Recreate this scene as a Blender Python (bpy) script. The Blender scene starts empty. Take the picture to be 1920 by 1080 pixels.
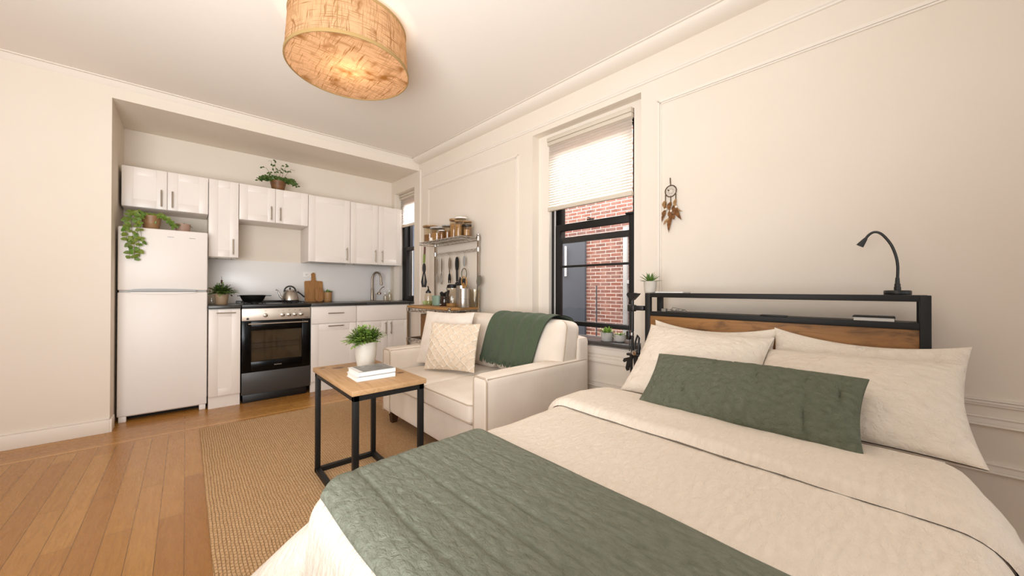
import bpy, bmesh, math, random
from mathutils import Vector, Matrix, noise
R = math.radians
SC = bpy.context.scene
COL = SC.collection
random.seed(11)
rnd = random.uniform
WA = R(2.548)            # the window wall is not quite square to the kitchen wall
PI = math.pi
# ------------------------------------------------------------------ materials
def lin(c):
    if isinstance(c, str):
        c = [int(c[i:i+2], 16)/255 for i in (0, 2, 4)]
    return tuple((x/12.92 if x <= .04045 else ((x+.055)/1.055)**2.4) for x in c[:3]) + (1,)
class N:
    def __init__(s, name):
        s.m = bpy.data.materials.new(name); s.m.use_nodes = True
        s.t = s.m.node_tree; s.t.nodes.clear()
        s.out = s.n('ShaderNodeOutputMaterial')
    def n(s, typ, **kw):
        x = s.t.nodes.new(typ)
        for k, v in kw.items():
            if k.startswith('_'): setattr(x, k[1:], v)
            else:
                k2 = k.replace('__', ' ')
                s.put(x, k2, v)
        return x
    def put(s, x, k, v):
        i = x.inputs[int(k[1:])] if k[0] == 'i' and k[1:].isdigit() else x.inputs[k]
        if hasattr(v, 'is_output') or isinstance(v, bpy.types.NodeSocket): s.t.links.new(v, i)
        else: i.default_value = v
    def coord(s, stretch=(1, 1, 1), rot=(0, 0, 0), loc=(0, 0, 0), out='Object'):
        c = s.n('ShaderNodeTexCoord')
        m = s.n('ShaderNodeMapping', Vector=c.outputs[out], Scale=stretch, Rotation=rot, Location=loc)
        return m.outputs[0]
    def noise(s, vec, scale, detail=3, rough=.5, dist=0):
        return s.n('ShaderNodeTexNoise', Vector=vec, Scale=scale, Detail=detail, Roughness=rough, Distortion=dist).outputs[0]
    def math(s, op, a, b=0.0):
        return s.n('ShaderNodeMath', _operation=op, i0=a, i1=b).outputs[0]
    def ramp(s, fac, stops):
        r = s.n('ShaderNodeValToRGB', Fac=fac)
        e = r.color_ramp.elements
        e[0].position, e[0].color = stops[0][0], lin(stops[0][1])
        e[1].position, e[1].color = stops[-1][0], lin(stops[-1][1])
        for p, c in stops[1:-1]:
            q = e.new(p); q.color = lin(c)
        return r.outputs[0]
    def mix(s, fac, a, b, blend='MIX'):
        x = s.n('ShaderNodeMix', _data_type='RGBA', _blend_type=blend)
        s.put(x, 'i0', fac)
        for i, v in ((6, a), (7, b)):
            if isinstance(v, (str, tuple)): v = lin(v)
            s.put(x, 'i%d' % i, v)
        return x.outputs[2]
    def bump(s, h, strength=.3, dist=.01, nrm=None):
        b = s.n('ShaderNodeBump', Height=h, Strength=strength, Distance=dist)
        if nrm is not None: s.put(b, 'Normal', nrm)
        return b.outputs[0]
    def pbr(s, col, rough=.5, metal=0, nrm=None, **kw):
        p = s.n('ShaderNodeBsdfPrincipled', Roughness=rough, Metallic=metal)
        s.put(p, 'Base Color', lin(col) if isinstance(col, (str, tuple)) else col)
        if nrm is not None: s.put(p, 'Normal', nrm)
        for k, v in kw.items(): s.put(p, k.replace('_', ' '), v)
        s.t.links.new(p.outputs[0], s.out.inputs[0])
        return p
def mat(name, col, rough=.5, metal=0, var=None, bump=None, **kw):
    """plain procedural material: var=(colour2, scale, stretch)  bump=(scale, strength, dist, stretch)"""
    s = N(name); c = col; nr = None
    if var:
        c = s.mix(s.n('ShaderNodeMapRange', Value=s.noise(s.coord(var[2] if len(var) > 2 else (1, 1, 1)), var[1], 4), i1=.3, i2=.7).outputs[0], col, var[0])
    if bump:
        nr = s.bump(s.noise(s.coord(bump[3] if len(bump) > 3 else (1, 1, 1)), bump[0], 4), bump[1], bump[2])
    s.pbr(c, rough, metal, nr, **kw)
    return s.m
M = {}
M['wall'] = mat('wall_paint', 'E4DACD', .75, var=('E0D5C6', 1.3), bump=(60, .04, .004))
M['ceil'] = mat('ceiling_paint', 'EAE3DA', .8, bump=(40, .04, .004))
M['trim'] = mat('trim_paint', 'E6DDD1', .5, bump=(30, .02, .002))
M['cab'] = mat('white_lacquer', 'E9E1D9', .38, bump=(25, .015, .002))
M['fridge'] = mat('white_enamel', 'EAE4DE', .38, bump=(90, .03, .001), Specular_IOR_Level=.35)
M['greyplastic'] = mat('grey_plastic', '9A9A98', .4)
M['splash'] = mat('white_glossy_splashback', 'E6E3DF', .3)
M['steel'] = mat('brushed_steel', 'B9B3AA', .28, 1, bump=(40, .05, .001, (1, 1, 12)))
M['steelp'] = mat('panel_steel', 'CFC3B6', .42, .75)
M['nickel'] = mat('satin_nickel', 'A09484', .35, 1)
M['chrome'] = mat('chrome', 'C8C4BE', .15, 1)
M['blackmetal'] = mat('black_powder_coated_metal', '161514', .5, 0, bump=(200, .05, .001), Specular_IOR_Level=.35)
M['black'] = mat('black_plastic', '151515', .35)
M['blackgloss'] = mat('black_oven_glass', '060606', .18, Specular_IOR_Level=.18)
M['charcoal'] = mat('charcoal_enamel', '3A3734', .4)
M['castiron'] = mat('cast_iron', '141414', .5, .3, bump=(150, .15, .001))
M['counter'] = mat('dark_worktop', '3B3936', .3, var=('2E2C2A', 60))
M['ovenin'] = mat('oven_interior', 'BDB6AC', .6, 0, var=('D6CFC4', 9))
M['bulb'] = None
M['white'] = mat('white_plastic', 'EFEBE5', .4)
M['paper'] = mat('book_pages', 'E9E3DA', .8, bump=(300, .3, .001, (1, 1, 14)))
M['paperwhite'] = mat('glossy_white_card', 'E8E6E3', .35)
M['blackcover'] = mat('black_book_cover', '1B1A19', .6)
M['terra'] = mat('brown_ceramic', '9A744F', .45, var=('84613F', 5, (1, 1, 5)))
M['beigepot'] = mat('beige_ceramic', 'A88F72', .45, var=('93795C', 6, (1, 1, 3)))
M['pinkpot'] = mat('pinkish_clay', 'A98B78', .6, var=('97796A', 8))
M['darkpot'] = mat('dark_brown_clay', '7B532F', .5, var=('5C3B20', 7, (1, 1, 4)))
M['concrete'] = mat('pale_concrete', 'C9C3B8', .8, var=('B7AFA2', 14), bump=(60, .25, .003))
M['greypot'] = mat('grey_concrete', 'B4B1AC', .8, var=('A09D98', 16), bump=(80, .25, .003))
M['soil'] = mat('soil', '35281D', .95, bump=(90, .8, .01))
M['leaf'] = mat('green_leaf', '6E8E38', .45, var=('4C6C26', 14))
M['leafy'] = mat('yellow_green_leaf', '8CAB4A', .45, var=('5C7E2E', 18))
M['leafd'] = mat('dark_green_leaf', '4F6828', .45, var=('36501D', 12))
M['leafo'] = mat('olive_leaf', '7B8A34', .45, var=('566A22', 12))
M['aloe'] = mat('aloe_green', '6E9150', .4, var=('41652F', 10))
M['stem'] = mat('stem', '6B6A3A', .6)
M['bamboo'] = mat('pale_wood', 'B58A5B', .5, var=('9D7346', 6, (1, 1, 9)))
M['lidwood'] = mat('bamboo_lid', 'A98456', .5, var=('8C673B', 20, (6, 1, 1)))
M['grain'] = mat('dry_grain', 'A9773F', .9, var=('7B4E22', 90), bump=(140, .8, .004))
M['oats'] = mat('oats', 'C29A66', .9, var=('9C7443', 90), bump=(120, .8, .004))
M['pasta'] = mat('pasta', 'C7A273', .8, var=('A67E4C', 50), bump=(60, .8, .006))
M['sugar'] = mat('sugar_cubes', 'EDE5DA', .8)
M['sage'] = mat('sage_ceramic', '7E9683', .45)
M['amber'] = mat('dark_amber_glass', '2B1A12', .1)
M['limeglass'] = mat('lime_glass', 'AFC48A', .15)
M['utgrey'] = mat('grey_nylon', '6B6659', .5)
M['rosewood'] = mat('red_brown_handle', '5C2C1C', .5)
M['limegreen'] = mat('lime_handle', '6E8226', .5)
M['tan'] = mat('tan_wood', 'B78A4E', .55, var=('9C7038', 8, (1, 1, 8)))
M['box'] = mat('brown_woven_box', '8A6238', .7, var=('6E4A28', 30, (1, 1, 6)), bump=(70, .5, .003, (1, 1, 5)))
M['legwood'] = mat('dark_stained_wood', '4A2E1C', .4, var=('341E12', 8, (1, 1, .2)))
M['gapdark'] = mat('dark_recess', '1B1713', .9)
M['cord'] = mat('grey_cord', '8C867B', .6)
M['feather'] = mat('brown_feather', '8A5A2B', .8, var=('4E3015', 25, (1, 1, 4)))
M['featherl'] = mat('pale_feather', 'B08C5E', .85, var=('7A5730', 30))
M['twine'] = mat('dark_brown_twine', '4B3725', .8)
M['bead'] = mat('white_bead', 'DDD2C2', .5)
M['concretewall'] = mat('grey_blue_panel', '2F343C', .7, var=('282D35', 3), bump=(30, .1, .01))
M['greyblue'] = mat('pale_grey_blue_panel', '7D8798', .7, var=('6E7889', 3))
M['lightmetal'] = mat('pale_painted_metal', 'B9B7B6', .5)
M['dial'] = mat('dial_print', '3A3530', .6)

def glass(name, tint='FFFFFF', gl=.08, rough=.02):
    s = N(name)
    tr = s.n('ShaderNodeBsdfTransparent', Color=lin(tint))
    g = s.n('ShaderNodeBsdfGlossy', Roughness=rough)
    fc = s.n('ShaderNodeLayerWeight', Blend=.5).outputs['Facing']
    fac = s.math('ADD', s.math('MULTIPLY', s.math('POWER', fc, 4.0), .45), gl)
    mx = s.n('ShaderNodeMixShader', i0=fac, i1=tr.outputs[0], i2=g.outputs[0])
    s.t.links.new(mx.outputs[0], s.out.inputs[0])
    return s.m
M['pane'] = glass('window_glass', 'F7F8FA', .03)
M['jar'] = glass('clear_jar_glass', 'F6F2EA', .05)
M['ovenpane'] = glass('tinted_oven_glass', 'C4BDB3', .02)

def fabric(name, c1, c2, fine=900, coarse=18, b1=.12, b2=.25, st=(1, 1, 1), sheen=.0, d2=.012):
    s = N(name)
    v = s.coord()
    vs = s.coord(st)
    col = s.mix(s.n('ShaderNodeMapRange', Value=s.noise(vs, coarse, 5, .6), i1=.35, i2=.65).outputs[0], c1, c2)
    w1 = s.noise(v, fine, 1)
    nr = s.bump(s.noise(vs, coarse, 6, .62, .4), b2, d2)
    nr = s.bump(w1, b1, .002, nr)
    s.pbr(col, .9, 0, nr, Sheen_Weight=sheen, Specular_IOR_Level=.2)
    return s.m
M['sofa'] = fabric('cream_linen_upholstery', 'E5DACD', 'DED2C4', 700, 5, .12, .12)
M['sofa_pipe'] = fabric('cream_linen_piping', 'BFAE9B', 'B8A794', 700, 5, .1, .1)
M['duvet'] = fabric('ivory_crinkled_cotton', 'EEE3D5', 'EBDFD0', 800, 32, .1, .65, (1, 2.2, 1), d2=.015)
M['sheet'] = fabric('white_cotton_sheet', 'EEE5DA', 'E8DDD0', 800, 9, .05, .2)
M['pillow'] = fabric('ivory_pillowcase', 'EBE0D2', 'E8DCCC', 800, 28, .1, .85, (1.8, 1, 1), d2=.016)
M['pillow2'] = fabric('white_cushion_cover', 'E6DCD1', 'DED2C5', 800, 16, .1, .35)
M['throw'] = fabric('sage_green_matelasse', '84887A', '7B7F70', 700, 75, .15, 1.0, (1.0, .5, 1), d2=.014)
M['lumbar'] = fabric('deep_sage_cover', '767B69', '6F7462', 900, 48, .15, 1.0, (1.5, 1, 1), d2=.02)
M['wool'] = fabric('forest_green_wool', '525E4A', '475341', 500, 40, .5, .3, (1, 6, 1), sheen=.1)
M['macrame'] = fabric('cream_tufted_cotton', 'DDCBB5', 'D5C2AB', 500, 60, .3, .3)
M['macrame_t'] = fabric('tuft_yarn', 'EDE3D6', 'E6D9C8', 600, 80, .3, .3)

def m_floor():
    s = N('honey_oak_planks')
    c = s.n('ShaderNodeTexCoord').outputs['Object']
    def planks(rot, loc):
        mp = s.n('ShaderNodeMapping', Vector=c, Rotation=(0, 0, rot), Location=loc).outputs[0]
        b = s.n('ShaderNodeTexBrick', Vector=mp, Color1=(0, 0, 0, 1), Color2=(1, 1, 1, 1), Mortar=(.5, .5, .5, 1), Scale=1)
        s.put(b, 'Brick Width', 1.15); s.put(b, 'Row Height', .085); s.put(b, 'Mortar Size', .0011); s.put(b, 'Mortar Smooth', .3); s.put(b, 'Bias', 0)
        b.offset = .37
        g = s.noise(s.n('ShaderNodeMapping', Vector=mp, Scale=(2.2, 26, 1)).outputs[0], 3.2, 6, .6, 1.2)
        return b, g
    b1, g1 = planks(R(90), (0, 0, 0)); b2, g2 = planks(0, (0, .03, 0))
    y = s.n('ShaderNodeSeparateXYZ', Vector=c).outputs[1]
    sel = s.math('GREATER_THAN', y, 3.60)
    tone = s.mix(sel, b1.outputs[0], b2.outputs[0]); gr = s.mix(sel, g1, g2)
    mort = s.mix(sel, b1.outputs[1], b2.outputs[1])
    base = s.ramp(tone, [(0, 'A57030'), (.5, 'B07C39'), (1, 'BB8845')])
    col = s.mix(s.math('MULTIPLY', s.n('ShaderNodeMapRange', Value=gr, i1=.35, i2=.75).outputs[0], .5), base, '89592A')
    # narrow light inlay strip that frames the room
    inl = s.math('MULTIPLY', s.math('GREATER_THAN', y, 3.632), s.math('LESS_THAN', y, 3.652))
    col = s.mix(inl, col, 'CF9A58')
    col = s.mix(mort, col, '5A3617')
    nr = s.bump(s.math('SUBTRACT', s.math('MULTIPLY', gr, .15), mort), .25, .002)
    s.pbr(col, s.n('ShaderNodeMapRange', Value=gr, i3=.2, i4=.34).outputs[0], 0, nr)
    return s.m
M['floor'] = m_floor()

def m_rug():
    s = N('woven_jute')
    c = s.n('ShaderNodeTexCoord').outputs['Object']
    wob = s.n('ShaderNodeTexNoise', Vector=c, Scale=9.0, Detail=2).outputs[1]
    v = s.n('ShaderNodeVectorMath', _operation='MULTIPLY_ADD', i0=wob, i1=(.012, .012, 0), i2=c).outputs[0]
    v = s.n('ShaderNodeMapping', Vector=v, Rotation=(0, 0, R(90))).outputs[0]
    b = s.n('ShaderNodeTexBrick', Vector=v, Color1=lin('D0AA80'), Color2=lin('BC9369'), Mortar=lin('85603A'), Scale=1)
    s.put(b, 'Brick Width', .021); s.put(b, 'Row Height', .0125); s.put(b, 'Mortar Size', .0022); s.put(b, 'Mortar Smooth', .9)
    big = s.noise(c, 2.5, 3)
    col = s.mix(s.n('ShaderNodeMapRange', Value=s.noise(c, 120, 3), i1=.3, i2=.75).outputs[0], b.outputs[0], 'D6B48C')
    col = s.mix(s.math('MULTIPLY', big, .3), col, 'BE9668')
    h = s.math('ADD', s.math('SUBTRACT', 1.0, b.outputs[1]), s.math('MULTIPLY', s.noise(c, 260, 2), .5))
    s.pbr(col, .95, 0, s.bump(h, .8, .005), Specular_IOR_Level=.1)
    return s.m
M['rug'] = m_rug()

def m_wood(name, c1, c2, c3, axis=1, knots=(), scale=1.0, rough=.55, patch=None, kr=.02):
    s = N(name)
    st = [9, 9, 9]; st[axis] = .9
    v = s.coord(tuple(st))
    g = s.noise(v, 3*scale, 7, .62, 1.6)
    col = s.ramp(g, [(.25, c3), (.45, c2), (.7, c1)])
    if patch:
        p = s.noise(s.coord(tuple(2.2 if i == axis else 6 for i in range(3))), 3.2, 4, .55, .5)
        col = s.mix(s.math('MULTIPLY', s.n('ShaderNodeMapRange', Value=p, i1=.52, i2=.72).outputs[0], .85), col, patch)
    o = s.n('ShaderNodeTexCoord').outputs['Object']
    for k in knots:
        d = s.n('ShaderNodeVectorMath', _operation='SUBTRACT', i0=o, i1=k[:3]).outputs[0]
        d = s.n('ShaderNodeVectorMath', _operation='MULTIPLY', i0=d, i1=k[3]).outputs[0]
        L = s.n('ShaderNodeVectorMath', _operation='LENGTH', i0=d)
        f = s.n('ShaderNodeMapRange', Value=s.math('ADD', L.outputs['Value'], s.math('MULTIPLY', s.noise(o, 60, 2), .5)), i1=1.0, i2=1.5, i3=.85, i4=0).outputs[0]
        col = s.mix(f, col, '5E4027')
    s.pbr(col, rough, 0, s.bump(g, .12, .003))
    return s.m
M['tablewood'] = m_wood('light_oak_tabletop', 'C09B72', 'B38D63', '9A754C', 1,
    [(-.075, .225, 0, (32, 48, 0)), (-.145, .275, 0, (60, 80, 0)), (.080, .085, 0, (42, 60, 0)), (.140, -.120, 0, (50, 60, 0)), (-.02, -.02, 0, (200, 300, 0))])
M['rustic'] = m_wood('rustic_brown_board', 'A87743', '8E6334', '5E3F20', 1, scale=.8, patch='3E2612')
M['shelfwood'] = m_wood('butcher_block', 'B98E5B', 'AB7E4B', '8E6336', 1)
M['boardwood'] = m_wood('walnut_chopping_board', 'A9783F', '9A6A35', '7E5326', 2)
M['boardwood2'] = m_wood('acacia_chopping_board', 'A8763F', '8F602F', '6E4620', 2)

def m_burlap(name, c1, c2, emit, trans=.55):
    s = N(name)
    v = s.n('ShaderNodeTexCoord').outputs['Object']
    wob = s.n('ShaderNodeTexNoise', Vector=v, Scale=7.0, Detail=3).outputs[1]
    v2 = s.n('ShaderNodeVectorMath', _operation='MULTIPLY_ADD', i0=wob, i1=(.035, .035, .02), i2=v).outputs[0]
    a = s.noise(s.n('ShaderNodeMapping', Vector=v2, Scale=(230, 9, 9)).outputs[0], 1.0, 1.2, .5)
    b = s.noise(s.n('ShaderNodeMapping', Vector=v2, Scale=(9, 230, 9)).outputs[0], 1.0, 1.2, .5)
    cz = s.noise(s.n('ShaderNodeMapping', Vector=v2, Scale=(9, 9, 230)).outputs[0], 1.0, 1.2, .5)
    h = s.math('MAXIMUM', s.math('MAXIMUM', a, b), cz)
    f = s.n('ShaderNodeMapRange', Value=h, i1=.54, i2=.74).outputs[0]
    col = s.mix(f, c1, c2)
    nr = s.bump(h, .4, .003)
    d = s.n('ShaderNodeBsdfDiffuse', Color=col, Normal=nr)
    t = s.n('ShaderNodeBsdfTranslucent', Color=col, Normal=nr)
    m1 = s.n('ShaderNodeMixShader', i0=trans, i1=d.outputs[0], i2=t.outputs[0])
    e = s.n('ShaderNodeEmission', Color=col, Strength=emit)
    ad = s.n('ShaderNodeAddShader', i0=m1.outputs[0], i1=e.outputs[0])
    s.t.links.new(ad.outputs[0], s.out.inputs[0])
    return s.m
M['burlap'] = m_burlap('burlap_shade', 'C8A783', '8E6A44', .03, .45)
M['diffuser'] = m_burlap('burlap_diffuser', 'D8B088', '946636', .15, .42)
M['shaderim'] = mat('olive_tan_tape', '9C7F4F', .8, bump=(300, .3, .001))
def m_emit(name, col, st):
    s = N(name); e = s.n('ShaderNodeEmission', Color=lin(col), Strength=st)
    s.t.links.new(e.outputs[0], s.out.inputs[0]); return s.m
M['bulb'] = m_emit('warm_bulb', 'FFD9A0', 9)
def m_blind():
    s = N('white_pleated_fabric')
    d = s.n('ShaderNodeBsdfDiffuse', Color=lin('EFE9E0')); t = s.n('ShaderNodeBsdfTranslucent', Color=lin('F6EFE4'))
    m1 = s.n('ShaderNodeMixShader', i0=.6, i1=d.outputs[0], i2=t.outputs[0])
    s.t.links.new(m1.outputs[0], s.out.inputs[0]); return s.m
M['blind'] = m_blind()
M['blindrail'] = mat('beige_blind_rail', 'CFC4B4', .5)
def m_brick(name):
    s = N(name)
    v = s.coord(rot=(R(90), 0, R(90)))      # rows run along the wall
    c = s.n('ShaderNodeTexCoord').outputs['Object']
    x = s.n('ShaderNodeSeparateXYZ', Vector=c)
    v = s.n('ShaderNodeCombineXYZ', X=x.outputs[1], Y=x.outputs[2], Z=0.0).outputs[0]
    b = s.n('ShaderNodeTexBrick', Vector=v, Color1=lin('7E4C3E'), Color2=lin('5C3C34'), Mortar=lin('BDB3AA'), Scale=1)
    s.put(b, 'Brick Width', .135); s.put(b, 'Row Height', .042); s.put(b, 'Mortar Size', .0045); s.put(b, 'Mortar Smooth', .3); s.put(b, 'Bias', -.1)
    col = s.mix(s.n('ShaderNodeMapRange', Value=s.noise(c, 9, 4), i1=.4, i2=.75, i3=0, i4=.6).outputs[0], b.outputs[0], '967468')
    s.pbr(col, .9, 0, s.bump(s.math('SUBTRACT', s.noise(c, 40, 3), b.outputs[1]), .5, .008))
    return s.m
M['brick'] = m_brick('red_brick')
def m_cover():
    s = N('grey_photo_cover')
    c = s.n('ShaderNodeTexCoord').outputs['Object']
    n1 = s.noise(s.n('ShaderNodeMapping', Vector=c, Scale=(10, 34, 1)).outputs[0], 2.6, 6, .65, 1.0)
    col = s.ramp(n1, [(.3, '3C3A37'), (.5, '7C7A76'), (.62, '96948F'), (.75, 'C9C6C0')])
    s.pbr(col, .35); return s.m
M['cover'] = m_cover()

# ------------------------------------------------------------------ mesh builder
class MB:
    def __init__(s): s.v = []; s.f = []; s.mi = []; s.cur = 0
    def add(s, vs, fs, X=None):
        o = len(s.v)
        s.v += [tuple(X @ Vector(p)) if X is not None else tuple(p) for p in vs]
        s.f += [tuple(i+o for i in q) for q in fs]; s.mi += [s.cur]*len(fs)
        return s
    def bm(s, b, X=None):
        b.verts.index_update()
        s.add([v.co[:] for v in b.verts], [[v.index for v in f.verts] for f in b.faces], X); b.free(); return s
    def box(s, x0, x1, y0, y1, z0, z1, b=0, seg=2, X=None):
        m = bmesh.new(); bmesh.ops.create_cube(m, size=1)
        for v in m.verts:
            v.co = ((x0+x1)/2+v.co.x*(x1-x0), (y0+y1)/2+v.co.y*(y1-y0), (z0+z1)/2+v.co.z*(z1-z0))
        if b: bmesh.ops.bevel(m, geom=m.edges[:], offset=b, segments=seg, profile=.5, affect='EDGES')
        return s.bm(m, X)
    def lathe(s, prof, c=(0, 0, 0), seg=28, X=None):
        vs = []; fs = []; rings = []
        for r, z in prof:
            if r < 1e-6: rings.append([len(vs)]); vs.append((c[0], c[1], c[2]+z))
            else:
                rings.append(list(range(len(vs), len(vs)+seg)))
                vs += [(c[0]+r*math.cos(2*PI*i/seg), c[1]+r*math.sin(2*PI*i/seg), c[2]+z) for i in range(seg)]
        for A, B in zip(rings, rings[1:]):
            for i in range(seg):
                j = (i+1) % seg
                if len(A) == 1 and len(B) == 1: continue
                if len(A) == 1: fs.append((A[0], B[j], B[i]))
                elif len(B) == 1: fs.append((A[i], A[j], B[0]))
                else: fs.append((A[i], A[j], B[j], B[i]))
        return s.add(vs, fs, X)
    def tube(s, pts, r, seg=8, closed=False, X=None, flat=1.0):
        P = [Vector(p) for p in pts]; n = len(P); vs = []; fs = []
        rr = r if isinstance(r, (list, tuple)) else [r]*n
        up = None
        for i, p in enumerate(P):
            a = P[(i-1) % n] if (i or closed) else p
            b = P[(i+1) % n] if (i < n-1 or closed) else p
            t = (b-a).normalized()
            if up is None:
                up = Vector((0, 0, 1)) if abs(t.z) < .9 else Vector((1, 0, 0))
            u = (up - t*up.dot(t))
            u = u.normalized() if u.length > 1e-6 else t.orthogonal().normalized()
            up = u; w = t.cross(u)
            for k in range(seg):
                q = 2*PI*k/seg
                vs.append(p + u*(rr[i]*math.cos(q)*flat) + w*(rr[i]*math.sin(q)))
        for i in range(n if closed else n-1):
            j = (i+1) % n
            for k in range(seg):
                l = (k+1) % seg
                fs.append((i*seg+k, i*seg+l, j*seg+l, j*seg+k))
        if not closed:
            fs.append(tuple(range(seg))[::-1]); fs.append(tuple((n-1)*seg+k for k in range(seg)))
        return s.add(vs, fs, X)
    def prism(s, poly, d0, d1, ax='y', X=None):
        """extrude a 2-D polygon; ax = axis of extrusion"""
        def P(a, b, d): return {'y': (a, d, b), 'x': (d, a, b), 'z': (a, b, d)}[ax]
        n = len(poly)
        vs = [P(a, b, d0) for a, b in poly]+[P(a, b, d1) for a, b in poly]
        fs = [tuple(range(n)), tuple(range(n, 2*n))[::-1]]+[(i, (i+1) % n, n+(i+1) % n, n+i) for i in range(n)]
        return s.add(vs, fs, X)
    def grid(s, fn, nu, nv, X=None):
        vs = [fn(i/nu, j/nv) for i in range(nu+1) for j in range(nv+1)]
        fs = [(i*(nv+1)+j, (i+1)*(nv+1)+j, (i+1)*(nv+1)+j+1, i*(nv+1)+j+1) for i in range(nu) for j in range(nv)]
        return s.add(vs, fs, X)
    def cushion(s, x0, x1, y0, y1, z0, z1, r=.03, puff=(0, 0, 0), n=14, wr=.0, seed=0, X=None):
        """rounded box with soft bulging faces"""
        m = bmesh.new(); bmesh.ops.create_cube(m, size=2)
        bmesh.ops.subdivide_edges(m, edges=m.edges[:], cuts=n, use_grid_fill=True)
        h = Vector(((x1-x0)/2, (y1-y0)/2, (z1-z0)/2)); c = Vector(((x0+x1)/2, (y0+y1)/2, (z0+z1)/2))
        for v in m.verts:
            # concentrate the samples near the borders
            u = Vector([math.copysign(abs(q)**.75, q) for q in v.co])
            p = Vector((u.x*h.x, u.y*h.y, u.z*h.z))
            k = Vector([max(-(h[i]-r), min(h[i]-r, p[i])) for i in range(3)])
            d = p-k
            p = k+d.normalized()*r if d.length > 1e-9 else p
            for i in range(3):
                if puff[i] and abs(u[i]) > .999:
                    j, l = (i+1) % 3, (i+2) % 3
                    p[i] += math.copysign(puff[i]*(1-u[j]**2)**.8*(1-u[l]**2)**.8, u[i])
            if wr: p += Vector(noise.noise_vector(p*9+Vector((seed*7.1, 0, 0))))*wr
            v.co = c+p
        return s.bm(m, X)
    def leaf(s, p, d, L, w, curl=.3, side=None, fold=.25, n=4, shape='oval'):
        p = Vector(p); d = Vector(d).normalized()
        sd = Vector(side) if side else d.cross(Vector((0, 0, 1)))
        if sd.length < 1e-3: sd = Vector((1, 0, 0))
        sd.normalize(); up = sd.cross(d).normalized()
        vs = []; fs = []
        for i in range(n+1):
            t = i/n
            if shape == 'oval': ww = w*math.sin(PI*min(1, .08+t*.92))**.7 if t < 1 else .0
            elif shape == 'spike': ww = w*(1-t)**.8*(1 if t > .15 else .8)
            else: ww = w*math.sin(PI*(.06+.94*t))
            a = curl*t
            c = p + d*(L*t*math.cos(a*.6)) - Vector((0, 0, 1))*(L*t*t*curl*.55)
            ww = max(ww, .0004)
            vs += [c-sd*ww+up*ww*fold, c, c+sd*ww+up*ww*fold]
            if i:
                o = 3*i
                fs += [(o-3, o-2, o+1, o), (o-2, o-1, o+2, o+1)]
        return s.add(vs, fs)
    def text(s, txt, size, X, depth=.0006, align='CENTER'):
        cu = bpy.data.curves.new('t', 'FONT'); cu.body = txt; cu.size = size; cu.extrude = depth; cu.align_x = align; cu.align_y = 'CENTER'
        cu.resolution_u = 3
        o = bpy.data.objects.new('t', cu); COL.objects.link(o)
        dg = bpy.context.evaluated_depsgraph_get(); dg.update()
        me = o.evaluated_get(dg).to_mesh()
        s.add([v.co[:] for v in me.vertices], [list(p.vertices) for p in me.polygons], X)
        o.evaluated_get(dg).to_mesh_clear(); bpy.data.objects.remove(o); bpy.data.curves.remove(cu)
        return s
ORG = {}
def lerp(a, b, t): return a+(b-a)*t
def mesh(name, mb, m, org=(0, 0, 0), sharp=38, recalc=True):
    me = bpy.data.meshes.new(name)
    o = Vector(org)
    me.from_pydata([Vector(v)-o for v in mb.v], [], mb.f)
    ms = m if isinstance(m, (list, tuple)) else [m]
    for q in ms: me.materials.append(M[q] if isinstance(q, str) else q)
    for p, i in zip(me.polygons, mb.mi): p.material_index = i; p.use_smooth = True
    if recalc:
        b = bmesh.new(); b.from_mesh(me); bmesh.ops.recalc_face_normals(b, faces=b.faces[:]); b.to_mesh(me); b.free()
    me.set_sharp_from_angle(angle=R(sharp))
    return me
def place(o, org, fr):
    if fr == 'W':
        n, a, z = org; c, s_ = math.cos(WA), math.sin(WA)
        o.location = (n*c - a*s_, n*s_ + a*c, z); o.rotation_euler = (0, 0, WA)
    else: o.location = org
def props(o, label=None, cat=None, group=None, kind=None):
    for k, v in (('label', label), ('category', cat), ('group', group), ('kind', kind)):
        if v: o[k] = v
    return o
def thing(name, label, cat, org, fr='M', group=None, kind=None):
    o = bpy.data.objects.new(name, None); COL.objects.link(o); o.empty_display_size = .05
    place(o, org, fr); ORG[o.name] = Vector(org)
    return props(o, label, cat, group, kind)
def part(name, mb, m, parent, label=None, kind=None, **kw):
    org = ORG[parent.name]
    o = bpy.data.objects.new(name, mesh(name, mb, m, org, **kw)); COL.objects.link(o); o.parent = parent
    ORG[o.name] = org
    if label: o['label'] = label
    if kind: o['kind'] = kind
    return o
def solo(name, mb, m, label, cat, org, fr='M', group=None, kind=None, **kw):
    o = bpy.data.objects.new(name, mesh(name, mb, m, org, **kw)); COL.objects.link(o)
    place(o, org, fr); ORG[o.name] = Vector(org)
    return props(o, label, cat, group, kind)
def struct(name, mb, m, fr='M', **kw):
    return solo(name, mb, m, None, None, (0, 0, 0), fr, kind='structure', **kw)
def B(*a, **k): return MB().box(*a, **k)
def copy_tree(o, parent=None):
    c = o.copy(); COL.objects.link(c)
    if parent: c.parent = parent
    ORG[c.name] = ORG[o.name]
    for ch in list(o.children): copy_tree(ch, c)
    return c
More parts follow.
